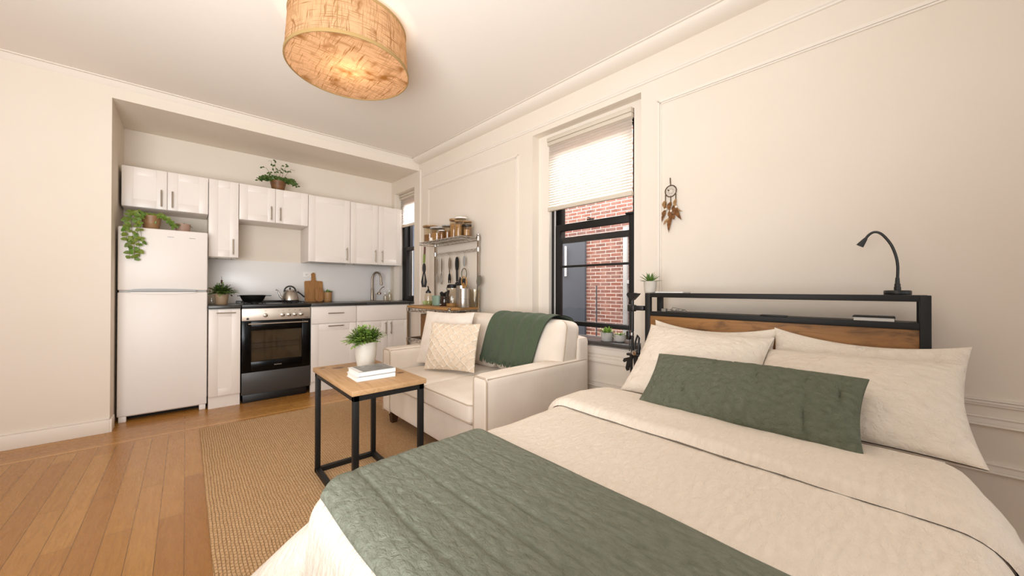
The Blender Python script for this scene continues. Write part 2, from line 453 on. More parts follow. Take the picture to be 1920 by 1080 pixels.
# ------------------------------------------------------------------ the room
WN_ = 2.23                                                   # window wall plane (n in its own frame)
CZ = 2.58
struct('floor', B(-3.2, 2.32, -2.4, 4.8, -.05, 0), 'floor')
struct('ceiling', B(-3.2, 2.45, -2.4, 4.75, CZ, CZ+.06), 'ceil')
struct('wall_back', B(-.55, 2.2, 4.65, 4.75, 0, CZ), 'wall')
struct('wall_left', B(-3.2, -.41, 3.955, 4.65, 0, CZ), 'wall')
struct('light_block_wall', B(-3.3, -3.2, -2.4, 4.0, 0, CZ), 'wall')  # unseen side wall, added to block world light from the left
struct('trim_1', B(-.41, 2.06, 3.955, 4.65, 2.455, CZ), 'wall')        # dropped beam / soffit over the kitchen
mb = MB()
mb.prism([(3.955, 2.535), (3.945, 2.545), (3.925, 2.572), (3.92, 2.58), (3.955, 2.58)], -3.2, 2.06, 'x')
mb.box(-3.2, 2.06, 3.900, 3.9195, 2.572, 2.58, .002)
struct('trim_2', mb, 'trim')
mb = B(-3.2, -.41, 3.940, 3.955, 0, .095, .002).box(-3.2, -.41, 3.943, 3.955, .095, .11, .003)
mb.box(-.41, -.398, 3.940, 4.08, 0, .095, .002)
struct('baseboard_left', mb, 'trim')
# window wall with its two openings
A0, A1, AZ0, AZ1 = 1.092, 2.036, .66, 2.325                  # bedroom window
K0, K1, KZ0, KZ1 = 3.968, 4.48, .905, 2.29                   # kitchen window
mb = MB()
T0, T1 = WN_, 2.50
mb.box(T0, T1, -2.4, A0, 0, CZ); mb.box(T0, T1, A1, K0, 0, CZ); mb.box(T0, T1, K1, 4.72, 0, CZ)
mb.box(T0, T1, A0, A1, 0, AZ0); mb.box(T0, T1, A0, A1, AZ1, CZ)
mb.box(T0, T1, K0, K1, 0, KZ0); mb.box(T0, T1, K0, K1, KZ1, CZ)
struct('wall_right', mb, 'wall', 'W')
# cove along the ceiling, picture rail, panel mouldings
mb = MB()
cv = [(2.2305, 2.528)]+[(2.2305-.105*math.sin(t*PI/2), 2.58-.052*math.cos(t*PI/2)) for t in [i/8 for i in range(1, 9)]]+[(2.2305, 2.58)]
mb.prism([(a, b) for a, b in cv], -2.4, 3.84, 'y')
mb.box(2.112, 2.1255, -2.4, 3.84, 2.572, 2.58, .002)
struct('trim_3', mb, 'trim', 'W')
mb = MB()
mb.prism([(2.2305, 2.365), (2.221, 2.367), (2.219, 2.375), (2.213, 2.379), (2.213, 2.387), (2.22, 2.391), (2.222, 2.400), (2.2305, 2.402)], -2.4, 3.79, 'y')
struct('trim_4', mb, 'trim', 'W')
def panel(mb, a0, a1, z0, z1, w=.03):
    for k, (d, dep) in enumerate(((0, .006), (.009, .0095), (.019, .0075))):
        e0, e1 = d, d+.0085
        x0 = WN_-dep; x1 = WN_+.001
        mb.box(x0, x1, a0+e0, a0+e1, z0+e0, z1-e0); mb.box(x0, x1, a1-e1, a1-e0, z0+e0, z1-e0)
        mb.box(x0, x1, a0+e0, a1-e0, z1-e1, z1-e0); mb.box(x0, x1, a0+e0, a1-e0, z0+e0, z0+e1)
    return mb
struct('trim_5', panel(panel(MB(), 2.20, 3.66, .62, 2.215), -1.6, .985, .62, 2.225), 'trim', 'W')
mb = MB()
for a0, a1 in ((-2.4, 3.79),):
    for z0, z1, dep in ((.545, .553, .014), (.553, .575, .008), (.575, .582, .012), (.372, .380, .012), (.380, .402, .006), (.402, .410, .010)):
        mb.box(WN_-dep, WN_+.001, a0, a1, z0, z1, .002)
struct('trim_6', mb, 'trim', 'W')
struct('baseboard_right', B(WN_-.016, WN_+.001, -2.4, 3.79, 0, .15, .004), 'trim', 'W')
mb = B(WN_-.022, WN_+.001, 3.79, 3.825, 0, 2.455, .008, 3)            # rounded corner bead where the kitchen begins
struct('trim_7', mb, 'trim', 'W')
# inner lining of the bedroom window: set back flat boards round the frame
mb = MB()
mb.box(2.31, 2.345, A0, 1.180, AZ0, AZ1); mb.box(2.31, 2.345, 1.925, A1, AZ0, AZ1)
mb.box(2.31, 2.345, 1.180, 1.925, 2.285, AZ1)
struct('trim_8', mb, 'trim', 'W')
# apron board under the sill
mb = B(WN_-.010, WN_+.001, A0-.02, A1+.02, .600, .655, .002).box(WN_-.016, WN_+.001, A0-.03, A1+.03, .640, .657, .003)
struct('trim_9', mb, 'trim', 'W')
# ---- bedroom window (double hung, black frame)
def tree_struct(name, fr, org=(0, 0, 0)):
    return thing(name, None, None, org, fr, kind='structure')
w1 = tree_struct('window_1', 'W', (2.37, 1.55, .66))
mb = MB()
mb.box(2.345, 2.47, 1.905, 1.985, .66, 2.325, .003); mb.box(2.345, 2.47, 1.14, 1.196, .66, 2.325, .003)
mb.box(2.345, 2.47, 1.14, 1.985, 2.27, 2.325, .003); mb.box(2.345, 2.47, 1.14, 1.985, .66, .690, .003)
part('window_frame', mb, 'blackmetal', w1)
mb = MB()                                                            # the pale track strips beside the sash
mb.box(2.352, 2.356, 1.890, 1.9045, .69, 2.27); part('sash_track', mb, 'lightmetal', w1)
def sash(name, n0, n1, a0, a1, z0, z1, st, top, bot, mids):
    mb = B(n0, n1, a0, a0+st, z0, z1, .003).box(n0, n1, a1-st, a1, z0, z1, .003)
    mb.box(n0, n1, a0+st, a1-st, z1-top, z1, .003).box(n0, n1, a0+st, a1-st, z0, z0+bot, .003)
    for z, h in mids: mb.box(n0+.004, n1-.004, a0+st, a1-st, z-h/2, z+h/2, .002)
    o = part(name, mb, 'blackmetal', w1)
    part('pane', B((n0+n1)/2-.002, (n0+n1)/2+.002, a0+st, a1-st, z0+bot, z1-top), 'pane', o, kind=None)
    return o
lo = sash('lower_sash', 2.35, 2.39, 1.196, 1.888, .770, 1.578, .044, .053, .034, ((1.237, .016),))
sash('upper_sash', 2.405, 2.445, 1.196, 1.905, 1.434, 2.27, .044, .04, .044, ())
mb = MB()
mb.box(2.338, 2.352, 1.52, 1.58, 1.578, 1.588, .003).tube([(2.345, 1.55, 1.588), (2.345, 1.555, 1.597), (2.345, 1.575, 1.600)], .004)
part('sash_lock', mb, 'blackmetal', w1)
mb = MB().box(2.338, 2.36, 1.196, 1.262, 1.576, 1.590, .003)
part('sash_stop', mb, 'blackmetal', w1)
mb = B(2.175, 2.345, 1.105, 2.05, .668, .696, .006)
part('sill', mb, 'charcoal', w1)
# ---- kitchen window
w2 = tree_struct('window_2', 'W', (2.37, 4.2, .9))
mb = MB()
mb.box(2.345, 2.46, K1-.06, K1, KZ0, KZ1, .003); mb.box(2.345, 2.46, K0, K0+.04, KZ0, KZ1, .003)
mb.box(2.345, 2.46, K0, K1, KZ1-.04, KZ1, .003); mb.box(2.345, 2.46, K0, K1, KZ0, KZ0+.025, .003)
part('window_frame', mb, 'blackmetal', w2)
mb = B(2.35, 2.39, K0+.04, K0+.075, KZ0+.025, 1.60).box(2.35, 2.39, K1-.105, K1-.06, KZ0+.025, 1.60)
mb.box(2.35, 2.39, K0+.075, K1-.105, 1.555, 1.60, .003).box(2.35, 2.39, K0+.075, K1-.105, KZ0+.025, KZ0+.065, .003)
o = part('lower_sash', mb, 'blackmetal', w2)
part('pane', B(2.368, 2.372, K0+.075, K1-.105, KZ0+.065, 1.555), 'pane', o)
mb = B(2.405, 2.445, K0+.04, K0+.07, 1.565, KZ1-.04).box(2.405, 2.445, K1-.10, K1-.06, 1.565, KZ1-.04)
mb.box(2.405, 2.445, K0+.07, K1-.10, 1.565, 1.60).box(2.405, 2.445, K0+.07, K1-.10, KZ1-.08, KZ1-.04)
o = part('upper_sash', mb, 'blackmetal', w2)
part('pane', B(2.423, 2.427, K0+.07, K1-.10, 1.60, KZ1-.08), 'pane', o)
part('sill', B(2.2, 2.345, K0-.005, K1+.03, KZ0-.03, KZ0, .004), 'counter', w2)
# ---- pleated blinds
def blind(label, a0, a1, z0, z1, n, pitch=.02):
    t = thing('pleated_blind', label, 'window blind', (n, (a0+a1)/2, z0), 'W', 'pleated blinds')
    hr = .062
    mb = B(n-.028, n+.02, a0, a1, z1-hr*.5, z1, .004).box(n-.022, n+.02, a0, a1, z1-hr, z1-hr*.5-.001, .006)
    part('head_rail', mb, 'blindrail', t)
    mb = MB(); pts = []
    k = int((z1-hr-z0-.03)/pitch); zz = [z0+.03+(z1-hr-z0-.03)*i/(2*k) for i in range(2*k+1)]
    prof = [(n+(.007 if i % 2 else -.007), z) for i, z in enumerate(zz)]
    for (n0, za), (n1, zb) in zip(prof, prof[1:]):
        mb.add([(n0, a0+.004, za), (n0, a1-.004, za), (n1, a1-.004, zb), (n1, a0+.004, zb)], [(0, 1, 2, 3)])
    part('pleated_fabric', mb, 'blind', t, sharp=12, recalc=False)
    part('bottom_rail', B(n-.016, n+.012, a0, a1, z0, z0+.030, .005), 'blindrail', t)
    return t
blind('white pleated blind drawn halfway down the tall window above the sofa and bed', 1.184, 1.921, 1.688, 2.282, 2.30)
blind('small white pleated blind in the narrow kitchen window beside the wall cabinets', K0+.006, K1-.006, 1.86, 2.285, 2.318)
# ---- outside
nb = thing('neighbouring_building', 'red brick building facade seen through the windows', 'building', (3.75, 2.0, -.5), 'W')
part('brick_wall', B(3.75, 4.0, -3, 9, -3, 4.4), 'brick', nb)
part('entrance_panel', B(3.71, 3.75, 2.53, 3.6, -3, 1.66, .01), 'concretewall', nb, 'grey blue metal panel')
part('entrance_panel', B(3.71, 3.75, 6.62, 8.9, -3, 2.6, .01), 'greyblue', nb, 'tall grey blue metal panel seen through the kitchen window')
part('panel_edge', B(3.69, 3.7105, 2.80, 2.82, 1.22, 1.60), 'lightmetal', nb)
f = part('window_frame', B(3.71, 3.75, 1.98, 2.03, .55, 1.75, .004).box(3.71, 3.75, 1.55, 1.60, .55, 1.75, .004).box(3.71, 3.75, 1.6, 1.98, 1.70, 1.75).box(3.71, 3.75, 1.6, 1.98, 1.12, 1.16).box(3.71, 3.75, 1.6, 1.98, .55, .59), 'greyplastic', nb)
part('drain_pipe', MB().tube([(3.70, 2.36, -1), (3.70, 2.36, 1.1)], .008), 'concretewall', nb)
# ------------------------------------------------------------------ kitchen
def handle_v(x, z0, z1, yf, r=.0048):
    mb = MB().tube([(x, yf-.028, z0), (x, yf-.028, z1)], r, 10)
    for z in (z0+.018, z1-.018): mb.tube([(x, yf-.028, z), (x, yf+.001, z)], r*.8, 8)
    return mb
def handle_h(z, x0, x1, yf, r=.0048):
    mb = MB().tube([(x0, yf-.028, z), (x1, yf-.028, z)], r, 10)
    for x in (x0+.018, x1-.018): mb.tube([(x, yf-.028, z), (x, yf+.001, z)], r*.8, 8)
    return mb
def shaker(t, x0, x1, z0, z1, yf, fr=.065, name='door', hv=None, hh=None, flat=False):
    g = .0015; x0 += g; x1 -= g; z0 += g; z1 -= g
    if flat: mb = B(x0, x1, yf, yf+.019, z0, z1, .0015)
    else:
        mb = B(x0, x1, yf+.0024, yf+.019, z0, z1)
        mb.box(x0, x0+fr, yf, yf+.0026, z0, z1, .0012).box(x1-fr, x1, yf, yf+.0026, z0, z1, .0012)
        mb.box(x0+fr+.0016, x1-fr-.0016, yf+.0008, yf+.0026, z1-fr, z1, .0012).box(x0+fr+.0016, x1-fr-.0016, yf+.0008, yf+.0026, z0, z0+fr, .0012)
    d = part(name, mb, 'cab', t)
    if hv: part('handle', handle_v(hv[0], hv[1], hv[2], yf), 'nickel', d, 'satin nickel bar handle')
    if hh: part('handle', handle_h(hh[0], hh[1], hh[2], yf), 'nickel', d, 'satin nickel bar handle')
    return d
YB = 4.648
def wall_cab(label, x0, x1, z0, z1, doors, yf=4.30, rail=True):
    t = thing('wall_cabinet', label, 'kitchen cabinet', ((x0+x1)/2, YB, z0), group='white wall cabinets')
    mb = B(x0+.001, x1-.001, yf+.020, YB, z0+.0, z1, .001)
    part('carcass', mb, 'cab', t)
    for d in doors: shaker(t, d[0], d[1], z0, z1, yf, hv=d[2])
    return t
c1 = wall_cab('wide short white wall cabinet above the fridge, two doors', -.393, .149, 1.725, 2.055,
    [(-.393, -.122, (-.158, 1.745, 1.885)), (-.122, .149, (-.090, 1.745, 1.885))])
c2 = wall_cab('narrow tall white wall cabinet between fridge and stove, one door', .151, .371, 1.345, 2.055, [(.151, .371, (.327, 1.372, 1.515))])
part('hook', MB().tube([(.215, 4.36, 1.345), (.215, 4.36, 1.332), (.222, 4.36, 1.328)], .003).tube([(.32, 4.36, 1.345), (.32, 4.36, 1.332), (.327, 4.36, 1.328)], .003).box(.17, .35, 4.355, 4.37, 1.341, 1.345), 'nickel', c2)
c3 = wall_cab('short white two-door wall cabinet above the stove, carrying a potted fern', .373, .960, 1.713, 2.055,
    [(.373, .667, (.628, 1.735, 1.868)), (.667, .960, (.705, 1.735, 1.868))])
c4 = wall_cab('broad single-door white wall cabinet right of the stove cabinet', .962, 1.387, 1.343, 2.050, [(.962, 1.387, (1.345, 1.372, 1.515))])
c5 = wall_cab('white double-door wall cabinet above the sink beside the narrow window', 1.389, 2.005, 1.343, 2.045,
    [(1.389, 1.708, (1.668, 1.372, 1.515)), (1.708, 2.005, (1.750, 1.372, 1.515))])
for c, x0, x1 in ((c4, 1.0, 1.36), (c5, 1.45, 1.95)):
    part('under_light', B(x0, x1, 4.36, 4.40, 1.332, 1.343, .003), 'greyplastic', c)
# splashback panel
struct('trim_10', B(.150, 2.010, 4.636, 4.650, .904, 1.345, .001), 'splash')
# fridge ----------------------------------------------------------
fr = thing('fridge', 'white top-freezer fridge standing at the left end of the kitchen', 'fridge', (-.125, 4.40, 0))
FX0, FX1, FY = -.396, .142, 4.15
part('body', B(FX0+.003, FX1-.003, FY+.052, 4.63, .03, 1.535, .006), 'fridge', fr)
dr = part('freezer_door', B(FX0, FX1, FY, FY+.050, 1.036, 1.540, .010, 3), 'fridge', fr)
def grip(zs, zc, up):
    pts = []
    for i in range(21):
        t = i/20; x = -.335+.41*t
        pts.append((x, zc+up*(.012*math.sin(PI*t)**.5*(1-.45*t))))
    return pts
mb = MB(); hp = grip(0, 1.030, 1)
poly = [(-.335, 1.0275)]+[(x, z+.008*(1 if z > 1.03 else 0)) for x, z in hp[1:-1]]+[(.075, 1.0275)]
mb.prism([(x, z+.002) for x, z in poly], FY-.020, FY+.012, 'y')
part('handle', mb, 'greyplastic', dr)
for bx in (-.115, .02): part('badge', B(bx, bx+.04, FY-.0015, FY+.001, 1.478, 1.482), 'greyplastic', dr)
part('logo_plate', MB().lathe([(0, .0015), (.010, .0015), (.011, 0)], (0, 0, 0), 16, Matrix.Translation((-.372, FY-.0005, 1.475)) @ Matrix.Rotation(R(90), 4, 'X') @ Matrix.Diagonal((1, .45, 1, 1))), 'greyplastic', dr)
dr = part('fridge_door', B(FX0, FX1, FY, FY+.050, .045, 1.022, .010, 3), 'fridge', fr)
mb = MB(); poly = [(-.335, 1.024)]+[(-.335+.41*i/20, 1.018-.012*math.sin(PI*i/20)**.6) for i in range(1, 20)]+[(.075, 1.024)]
mb.prism(poly, FY-.010, FY+.010, 'y'); part('handle', mb, 'fridge', dr)
part('gasket', B(FX0+.008, FX1-.008, FY+.012, FY+.052, 1.0225, 1.0355), 'greyplastic', fr)
for x in (FX0+.03, FX1-.03): part('foot', B(x-.022, x+.022, FY+.01, FY+.05, 0.0, .046, .004), 'white', fr)
part('plinth', B(FX0+.04, FX1-.04, FY+.10, 4.6, 0.001, .031), 'gapdark', fr)
# base cabinets ---------------------------------------------------
def base_cab(label, x0, x1):
    t = thing('base_cabinet', label, 'kitchen cabinet', ((x0+x1)/2, YB, 0), group='white base cabinets')
    part('carcass', B(x0+.001, x1-.001, 4.120, YB-.013, .105, .873), 'cab', t)
    part('toe_kick', B(x0+.001, x1-.001, 4.128, 4.15, 0, .104), 'cab', t)
    return t
b1 = base_cab('narrow white base cabinet between the fridge and the stove', .148, .372)
shaker(b1, .148, .372, .107, .868, 4.10, .062, hh=(.838, .20, .335))
b2 = base_cab('white base cabinet right of the stove, top drawer and one large front', .945, 1.391)
shaker(b2, .945, 1.391, .695, .868, 4.10, flat=True, name='drawer', hh=(.800, 1.10, 1.255))
shaker(b2, .945, 1.391, .107, .692, 4.10, .07, hh=(.668, 1.10, 1.255), name='drawer')
b3 = base_cab('white sink base cabinet with double doors near the wire rack', 1.393, 2.012)
shaker(b3, 1.393, 2.012, .695, .868, 4.10, flat=True, name='false_front')
shaker(b3, 1.393, 1.741, .107, .692, 4.10, .068, hv=(1.712, .535, .675))
shaker(b3, 1.741, 2.012, .107, .692, 4.10, .068, hv=(1.775, .535, .675))
solo('countertop', B(.146, .374, 4.088, 4.635, .874, .904, .003), 'counter', 'short dark worktop beside the fridge, under the beige potted plant', 'worktop', (.26, 4.635, .874))
# right worktop with the sink bowl let in
CX0, CX1 = .944, 2.018
SX0, SX1, SY0, SY1 = 1.50, 1.93, 4.18, 4.50
mb = B(CX0, SX0, 4.088, 4.635, .874, .904, .002).box(SX1, CX1, 4.088, 4.635, .874, .904, .002)
mb.box(SX0, SX1, 4.088, SY0, .874, .904, .002).box(SX0, SX1, SY1, 4.635, .874, .904, .002)
solo('countertop', mb, 'counter', 'long dark worktop right of the stove, holding sink and chopping boards', 'worktop', (1.5, 4.635, .874))
sk = thing('sink', 'stainless steel sink set into the long dark worktop', 'sink', (1.715, 4.34, .76))
mb = B(SX0-.02, SX0+.012, SY0-.02, SY1+.02, .9045, .909, .002).box(SX1-.012, SX1+.02, SY0-.02, SY1+.02, .9045, .909, .002)
mb.box(SX0, SX1, SY0-.02, SY0+.012, .9045, .909, .002).box(SX0, SX1, SY1-.012, SY1+.02, .9045, .909, .002)
part('rim', mb, 'steel', sk)
mb = MB(); i0, i1, j0, j1 = SX0+.004, SX1-.004, SY0+.004, SY1-.004
mb.add([(i0, j0, .906), (i1, j0, .906), (i1, j1, .906), (i0, j1, .906), (i0+.03, j0+.03, .876), (i1-.03, j0+.03, .876), (i1-.03, j1-.03, .876), (i0+.03, j1-.03, .876)],
       [(0, 1, 5, 4), (1, 2, 6, 5), (2, 3, 7, 6), (3, 0, 4, 7), (4, 5, 6, 7)])
part('bowl', mb, 'steel', sk, recalc=False)
fa = thing('faucet', 'tall gooseneck kitchen faucet behind the sink', 'tap', (1.742, 4.575, .904))
mb = MB().lathe([(0, 0), (.024, 0), (.024, .006), (.017, .012), (.0165, .15), (.012, .16), (.012, .17)], (1.742, 4.575, .904), 20)
part('base', mb, 'nickel', fa)
pts = [(1.742, 4.575, 1.06), (1.742, 4.575, 1.17)]
for i in range(1, 13):
    a = PI*i/12*1.05; pts.append((1.742+.052*(1-math.cos(a))*.75, 4.575-.052*(1-math.cos(a))*.8, 1.17+.092*math.sin(a)))
pts.append((pts[-1][0]+.003, pts[-1][1]-.003, 1.135))
part('spout', MB().tube(pts, .0115, 12), 'nickel', fa)
e = pts[-1]
part('nozzle', MB().lathe([(0, 0), (.013, 0), (.0145, .01), (.012, .04), (0, .042)], (e[0], e[1], e[2]-.035), 16), 'nickel', fa)
mb = MB().lathe([(0, 0), (.021, 0), (.023, .015), (.018, .028), (0, .03)], (1.825, 4.56, .985), 16).tube([(1.825, 4.56, 1.012), (1.835, 4.55, 1.045), (1.855, 4.53, 1.075), (1.872, 4.515, 1.08)], [.006, .005, .005, .006]).tube([(1.825, 4.56, .994), (1.785, 4.57, .994), (1.781, 4.572, .904)], .005)
part('lever', mb, 'nickel', fa)
# stove -----------------------------------------------------------
st = thing('stove', 'black and steel freestanding cooker between the base cabinets', 'stove', (.66, 4.35, 0))
X0, X1 = .379, .940
part('body', B(X0+.004, X1-.004, 4.128, 4.60, .075, .880, .003), 'black', st)
part('plinth', B(X0+.012, X1-.025, 4.135, 4.58, 0, .074, .003), 'black', st)
part('cooktop', B(X0, X1, 4.092, 4.60, .881, .905, .004).box(X0+.02, X1-.02, 4.11, 4.58, .905, .908, .001), 'black', st)
part('back_upstand', B(X0, X1, 4.60, 4.634, .88, .93, .004), 'black', st)
cp = part('control_panel', B(X0+.001, X1-.001, 4.098, 4.127, .757, .868, .003), 'steelp', st)
for x in (.559, .697, .750, .801, .856):
    Xk = Matrix.Translation((x, 4.098, .803)) @ Matrix.Rotation(R(90), 4, 'X')
    k = part('knob', MB().lathe([(.019, 0), (.0195, .006), (.017, .016), (.014, .018), (0, .018)], (0, 0, 0), 20, Xk).box(-.003, .003, -.017, .017, .016, .024, .001, 1, Xk), 'chrome', cp)
for x0, x1, z0, z1 in ((.553, .557, .842, .846), (.562, .567, .842, .846), (.664, .668, .838, .842), (.697, .707, .843, .845), (.748, .758, .845, .848), (.796, .808, .845, .848), (.838, .852, .842, .847), (.89, .925, .768, .772)):
    part('dial_mark', B(x0, x1, 4.0972, 4.0985, z0, z1), 'dial', cp)
part('indicator_button', MB().lathe([(.011, 0), (.010, .003), (0, .003)], (0, 0, 0), 16, Matrix.Translation((.424, 4.0985, .775)) @ Matrix.Rotation(R(90), 4, 'X')), 'dial', cp)
od = part('oven_door', B(X0+.001, .449, 4.100, 4.127, .285, .752, .003).box(.867, X1-.001, 4.100, 4.127, .285, .752, .003).box(.449, .867, 4.100, 4.127, .664, .752, .003).box(.449, .867, 4.100, 4.127, .285, .377, .003), 'blackgloss', st)
part('glass', B(.449, .867, 4.104, 4.108, .377, .664), 'ovenpane', od)
part('handle', MB().tube([(.425, 4.062, .728), (.91, 4.062, .728)], .0065, 12).box(.44, .452, 4.062, 4.101, .722, .734, .002).box(.884, .896, 4.062, 4.101, .722, .734, .002), 'steel', od, 'steel bar handle')
part('brand_mark', MB().text('BOMPANI', .0125, Matrix.Translation((.662, 4.0995, .331)) @ Matrix.Rotation(R(90), 4, 'X') @ Matrix.Diagonal((1.1, 1, 1, 1)), .0004), 'steelp', od)
ov = part('oven_cavity', MB().add([(.45, 4.1275, .377), (.866, 4.1275, .377), (.866, 4.1275, .664), (.45, 4.1275, .664)], [(0, 1, 2, 3)]), 'ovenin', st, recalc=False)
mb = MB()
for z in (.545, .495): mb.tube([(.45, 4.118, z), (.85, 4.118, z+.004)], .003, 8)
mb.tube([(.85, 4.118, .60), (.85, 4.118, .44)], .0025)
part('rack', mb, 'steel', st)
part('drawer', B(X0+.001, X1-.001, 4.098, 4.127, .078, .281, .003), 'charcoal', st)
def burner(x, y, r):
    part('burner', MB().lathe([(0, .0), (r, 0), (r, .006), (r*.8, .012), (0, .012)], (x, y, .908), 20), 'castiron', st)
for x, y, r in ((.49, 4.22, .03), (.82, 4.22, .035), (.49, 4.45, .035), (.82, 4.45, .03)): burner(x, y, r)
for cx in (.49, .82):
    for cy in (4.22, 4.45):
        mb = MB().tube([(cx+.04*math.cos(2*PI*k/20), cy+.04*math.sin(2*PI*k/20), .925) for k in range(20)], .003, 6, True)
        for k in range(4):
            a = PI/4+PI/2*k; mb.tube([(cx+.035*math.cos(a), cy+.035*math.sin(a), .925), (cx+.10*math.cos(a), cy+.10*math.sin(a), .925), (cx+.105*math.cos(a), cy+.105*math.sin(a), .908)], .004, 6)
        part('pan_support', mb, 'castiron', st)
# outlet
ot = thing('wall_socket', 'white double wall socket on the splashback behind the chopping boards', 'socket', (1.05, 4.636, 1.19))
part('plate', B(.985, 1.115, 4.628, 4.6355, 1.185, 1.245, .003), 'white', ot)
for x in (1.018, 1.07):
    for d in (-.006, .006): part('slot', B(x+d, x+d+.003, 4.6272, 4.6285, 1.208, 1.222), 'dial', ot)
# wok / pan
pn = thing('wok', 'black cast iron wok on the front left burner of the cooker', 'pan', (.485, 4.30, .930))
part('bowl', MB().lathe([(0, 0), (.072, 0), (.080, .004), (.105, .055), (.108, .061), (.104, .061), (.100, .054), (.076, .008), (0, .006)], (.485, 4.30, .9295), 36), 'castiron', pn)
part('handle', MB().prism([(.588, 4.280), (.622, 4.275), (.634, 4.285), (.634, 4.315), (.622, 4.325), (.588, 4.320)], .981, .988, 'z'), 'castiron', pn)
part('handle', MB().prism([(.382, 4.280), (.366, 4.285), (.362, 4.30), (.366, 4.315), (.382, 4.320)], .981, .988, 'z'), 'castiron', pn)
# kettle
kt = thing('kettle', 'brushed steel gooseneck kettle on the back right of the cooker', 'kettle', (.815, 4.40, .930))
kc = (.815, 4.40, .9295)
part('body', MB().lathe([(0, 0), (.074, 0), (.078, .006), (.076, .03), (.060, .085), (.048, .098), (.045, .101), (0, .101)], kc, 32), 'steel', kt)
part('lid', MB().lathe([(.046, .1), (.043, .108), (.025, .115), (0, .117)], kc, 24), 'steel', kt)
part('lid_knob', MB().lathe([(0, .115), (.006, .116), (.005, .122), (.010, .128), (.008, .136), (0, .138)], kc, 14), 'black', kt)
part('spout', MB().tube([(kc[0]-.068, 4.40, .955), (kc[0]-.088, 4.40, .975), (kc[0]-.098, 4.40, 1.005), (kc[0]-.106, 4.40, 1.035), (kc[0]-.128, 4.40, 1.044)], [.011, .009, .007, .006, .0065], 10), 'steel', kt)
pts = [(kc[0]+.052*math.cos(a), 4.40, 1.025+.055*math.sin(a)) for a in [R(q) for q in range(-10, 200, 12)]]
part('top_handle', MB().tube(pts, .0075, 10), 'black', kt)
part('side_handle', MB().tube([(kc[0]+.058, 4.40, 1.01), (kc[0]+.07, 4.40, 1.022), (kc[0]+.10, 4.40, .998), (kc[0]+.135, 4.40, .965)], [.006, .008, .007, .009], 10), 'black', kt)
# chopping boards leaning on the splashback
def lean(x, y, z, deg): return Matrix.Translation((x, y, z)) @ Matrix.Rotation(R(-deg), 4, 'X')
def rounded(x0, x1, z0, z1, r, k=5):
    p = []
    for cx, cz, a0 in ((x1-r, z1-r, 0), (x0+r, z1-r, 90), (x0+r, z0+r, 180), (x1-r, z0+r, 270)):
        for i in range(k+1):
            a = R(a0+90*i/k); p.append((cx+r*math.cos(a), cz+r*math.sin(a)))
    return p
X = lean(1.085, 4.575, .9052, 8)
poly = [(-.092, 0.001), (.092, 0.001), (.092, .228), (.086, .238), (.030, .240), (.021, .250), (.019, .312)]
poly += [(.019*math.cos(R(a)), .318+.017*math.sin(R(a))) for a in range(10, 180, 20)]+[(-.019, .312), (-.021, .250), (-.030, .240), (-.086, .238), (-.092, .228)]
solo('chopping_board', MB().prism(poly, -.009, .009, 'y', X), 'boardwood', 'large wooden chopping board with a paddle handle leaning on the splashback', 'chopping board', (1.085, 4.575, .904))
X = lean(1.130, 4.535, .9052, 8)
solo('chopping_board', MB().prism(rounded(-.044, .044, .001, .168, .04), -.008, .008, 'y', X), 'boardwood2', 'small round-topped wooden board leaning in front of the large chopping board', 'chopping board', (1.130, 4.535, .904))
# clear bottles by the sink
for i, (x, y, h, r, lab) in enumerate(((1.905, 4.56, .085, .026, 'squat clear soap bottle on the worktop right of the faucet'), (1.967, 4.57, .115, .030, 'taller clear glass bottle at the window end of the worktop'))):
    t = thing('soap_bottle', lab, 'bottle', (x, y, .9045), group='clear bottles by the sink')
    part('body', MB().lathe([(0, 0), (r, 0), (r*1.02, .004), (r, h*.7), (r*.4, h*.88), (r*.36, h)], (x, y, .9045), 20), 'jar', t)
    part('pump', MB().lathe([(0, 0), (r*.42, 0), (r*.42, .012), (.004, .014), (.004, .032), (0, .033)], (x, y, .9045+h), 12).tube([(x, y, .9045+h+.03), (x-.022, y-.01, .9045+h+.032)], .004), 'white', t)
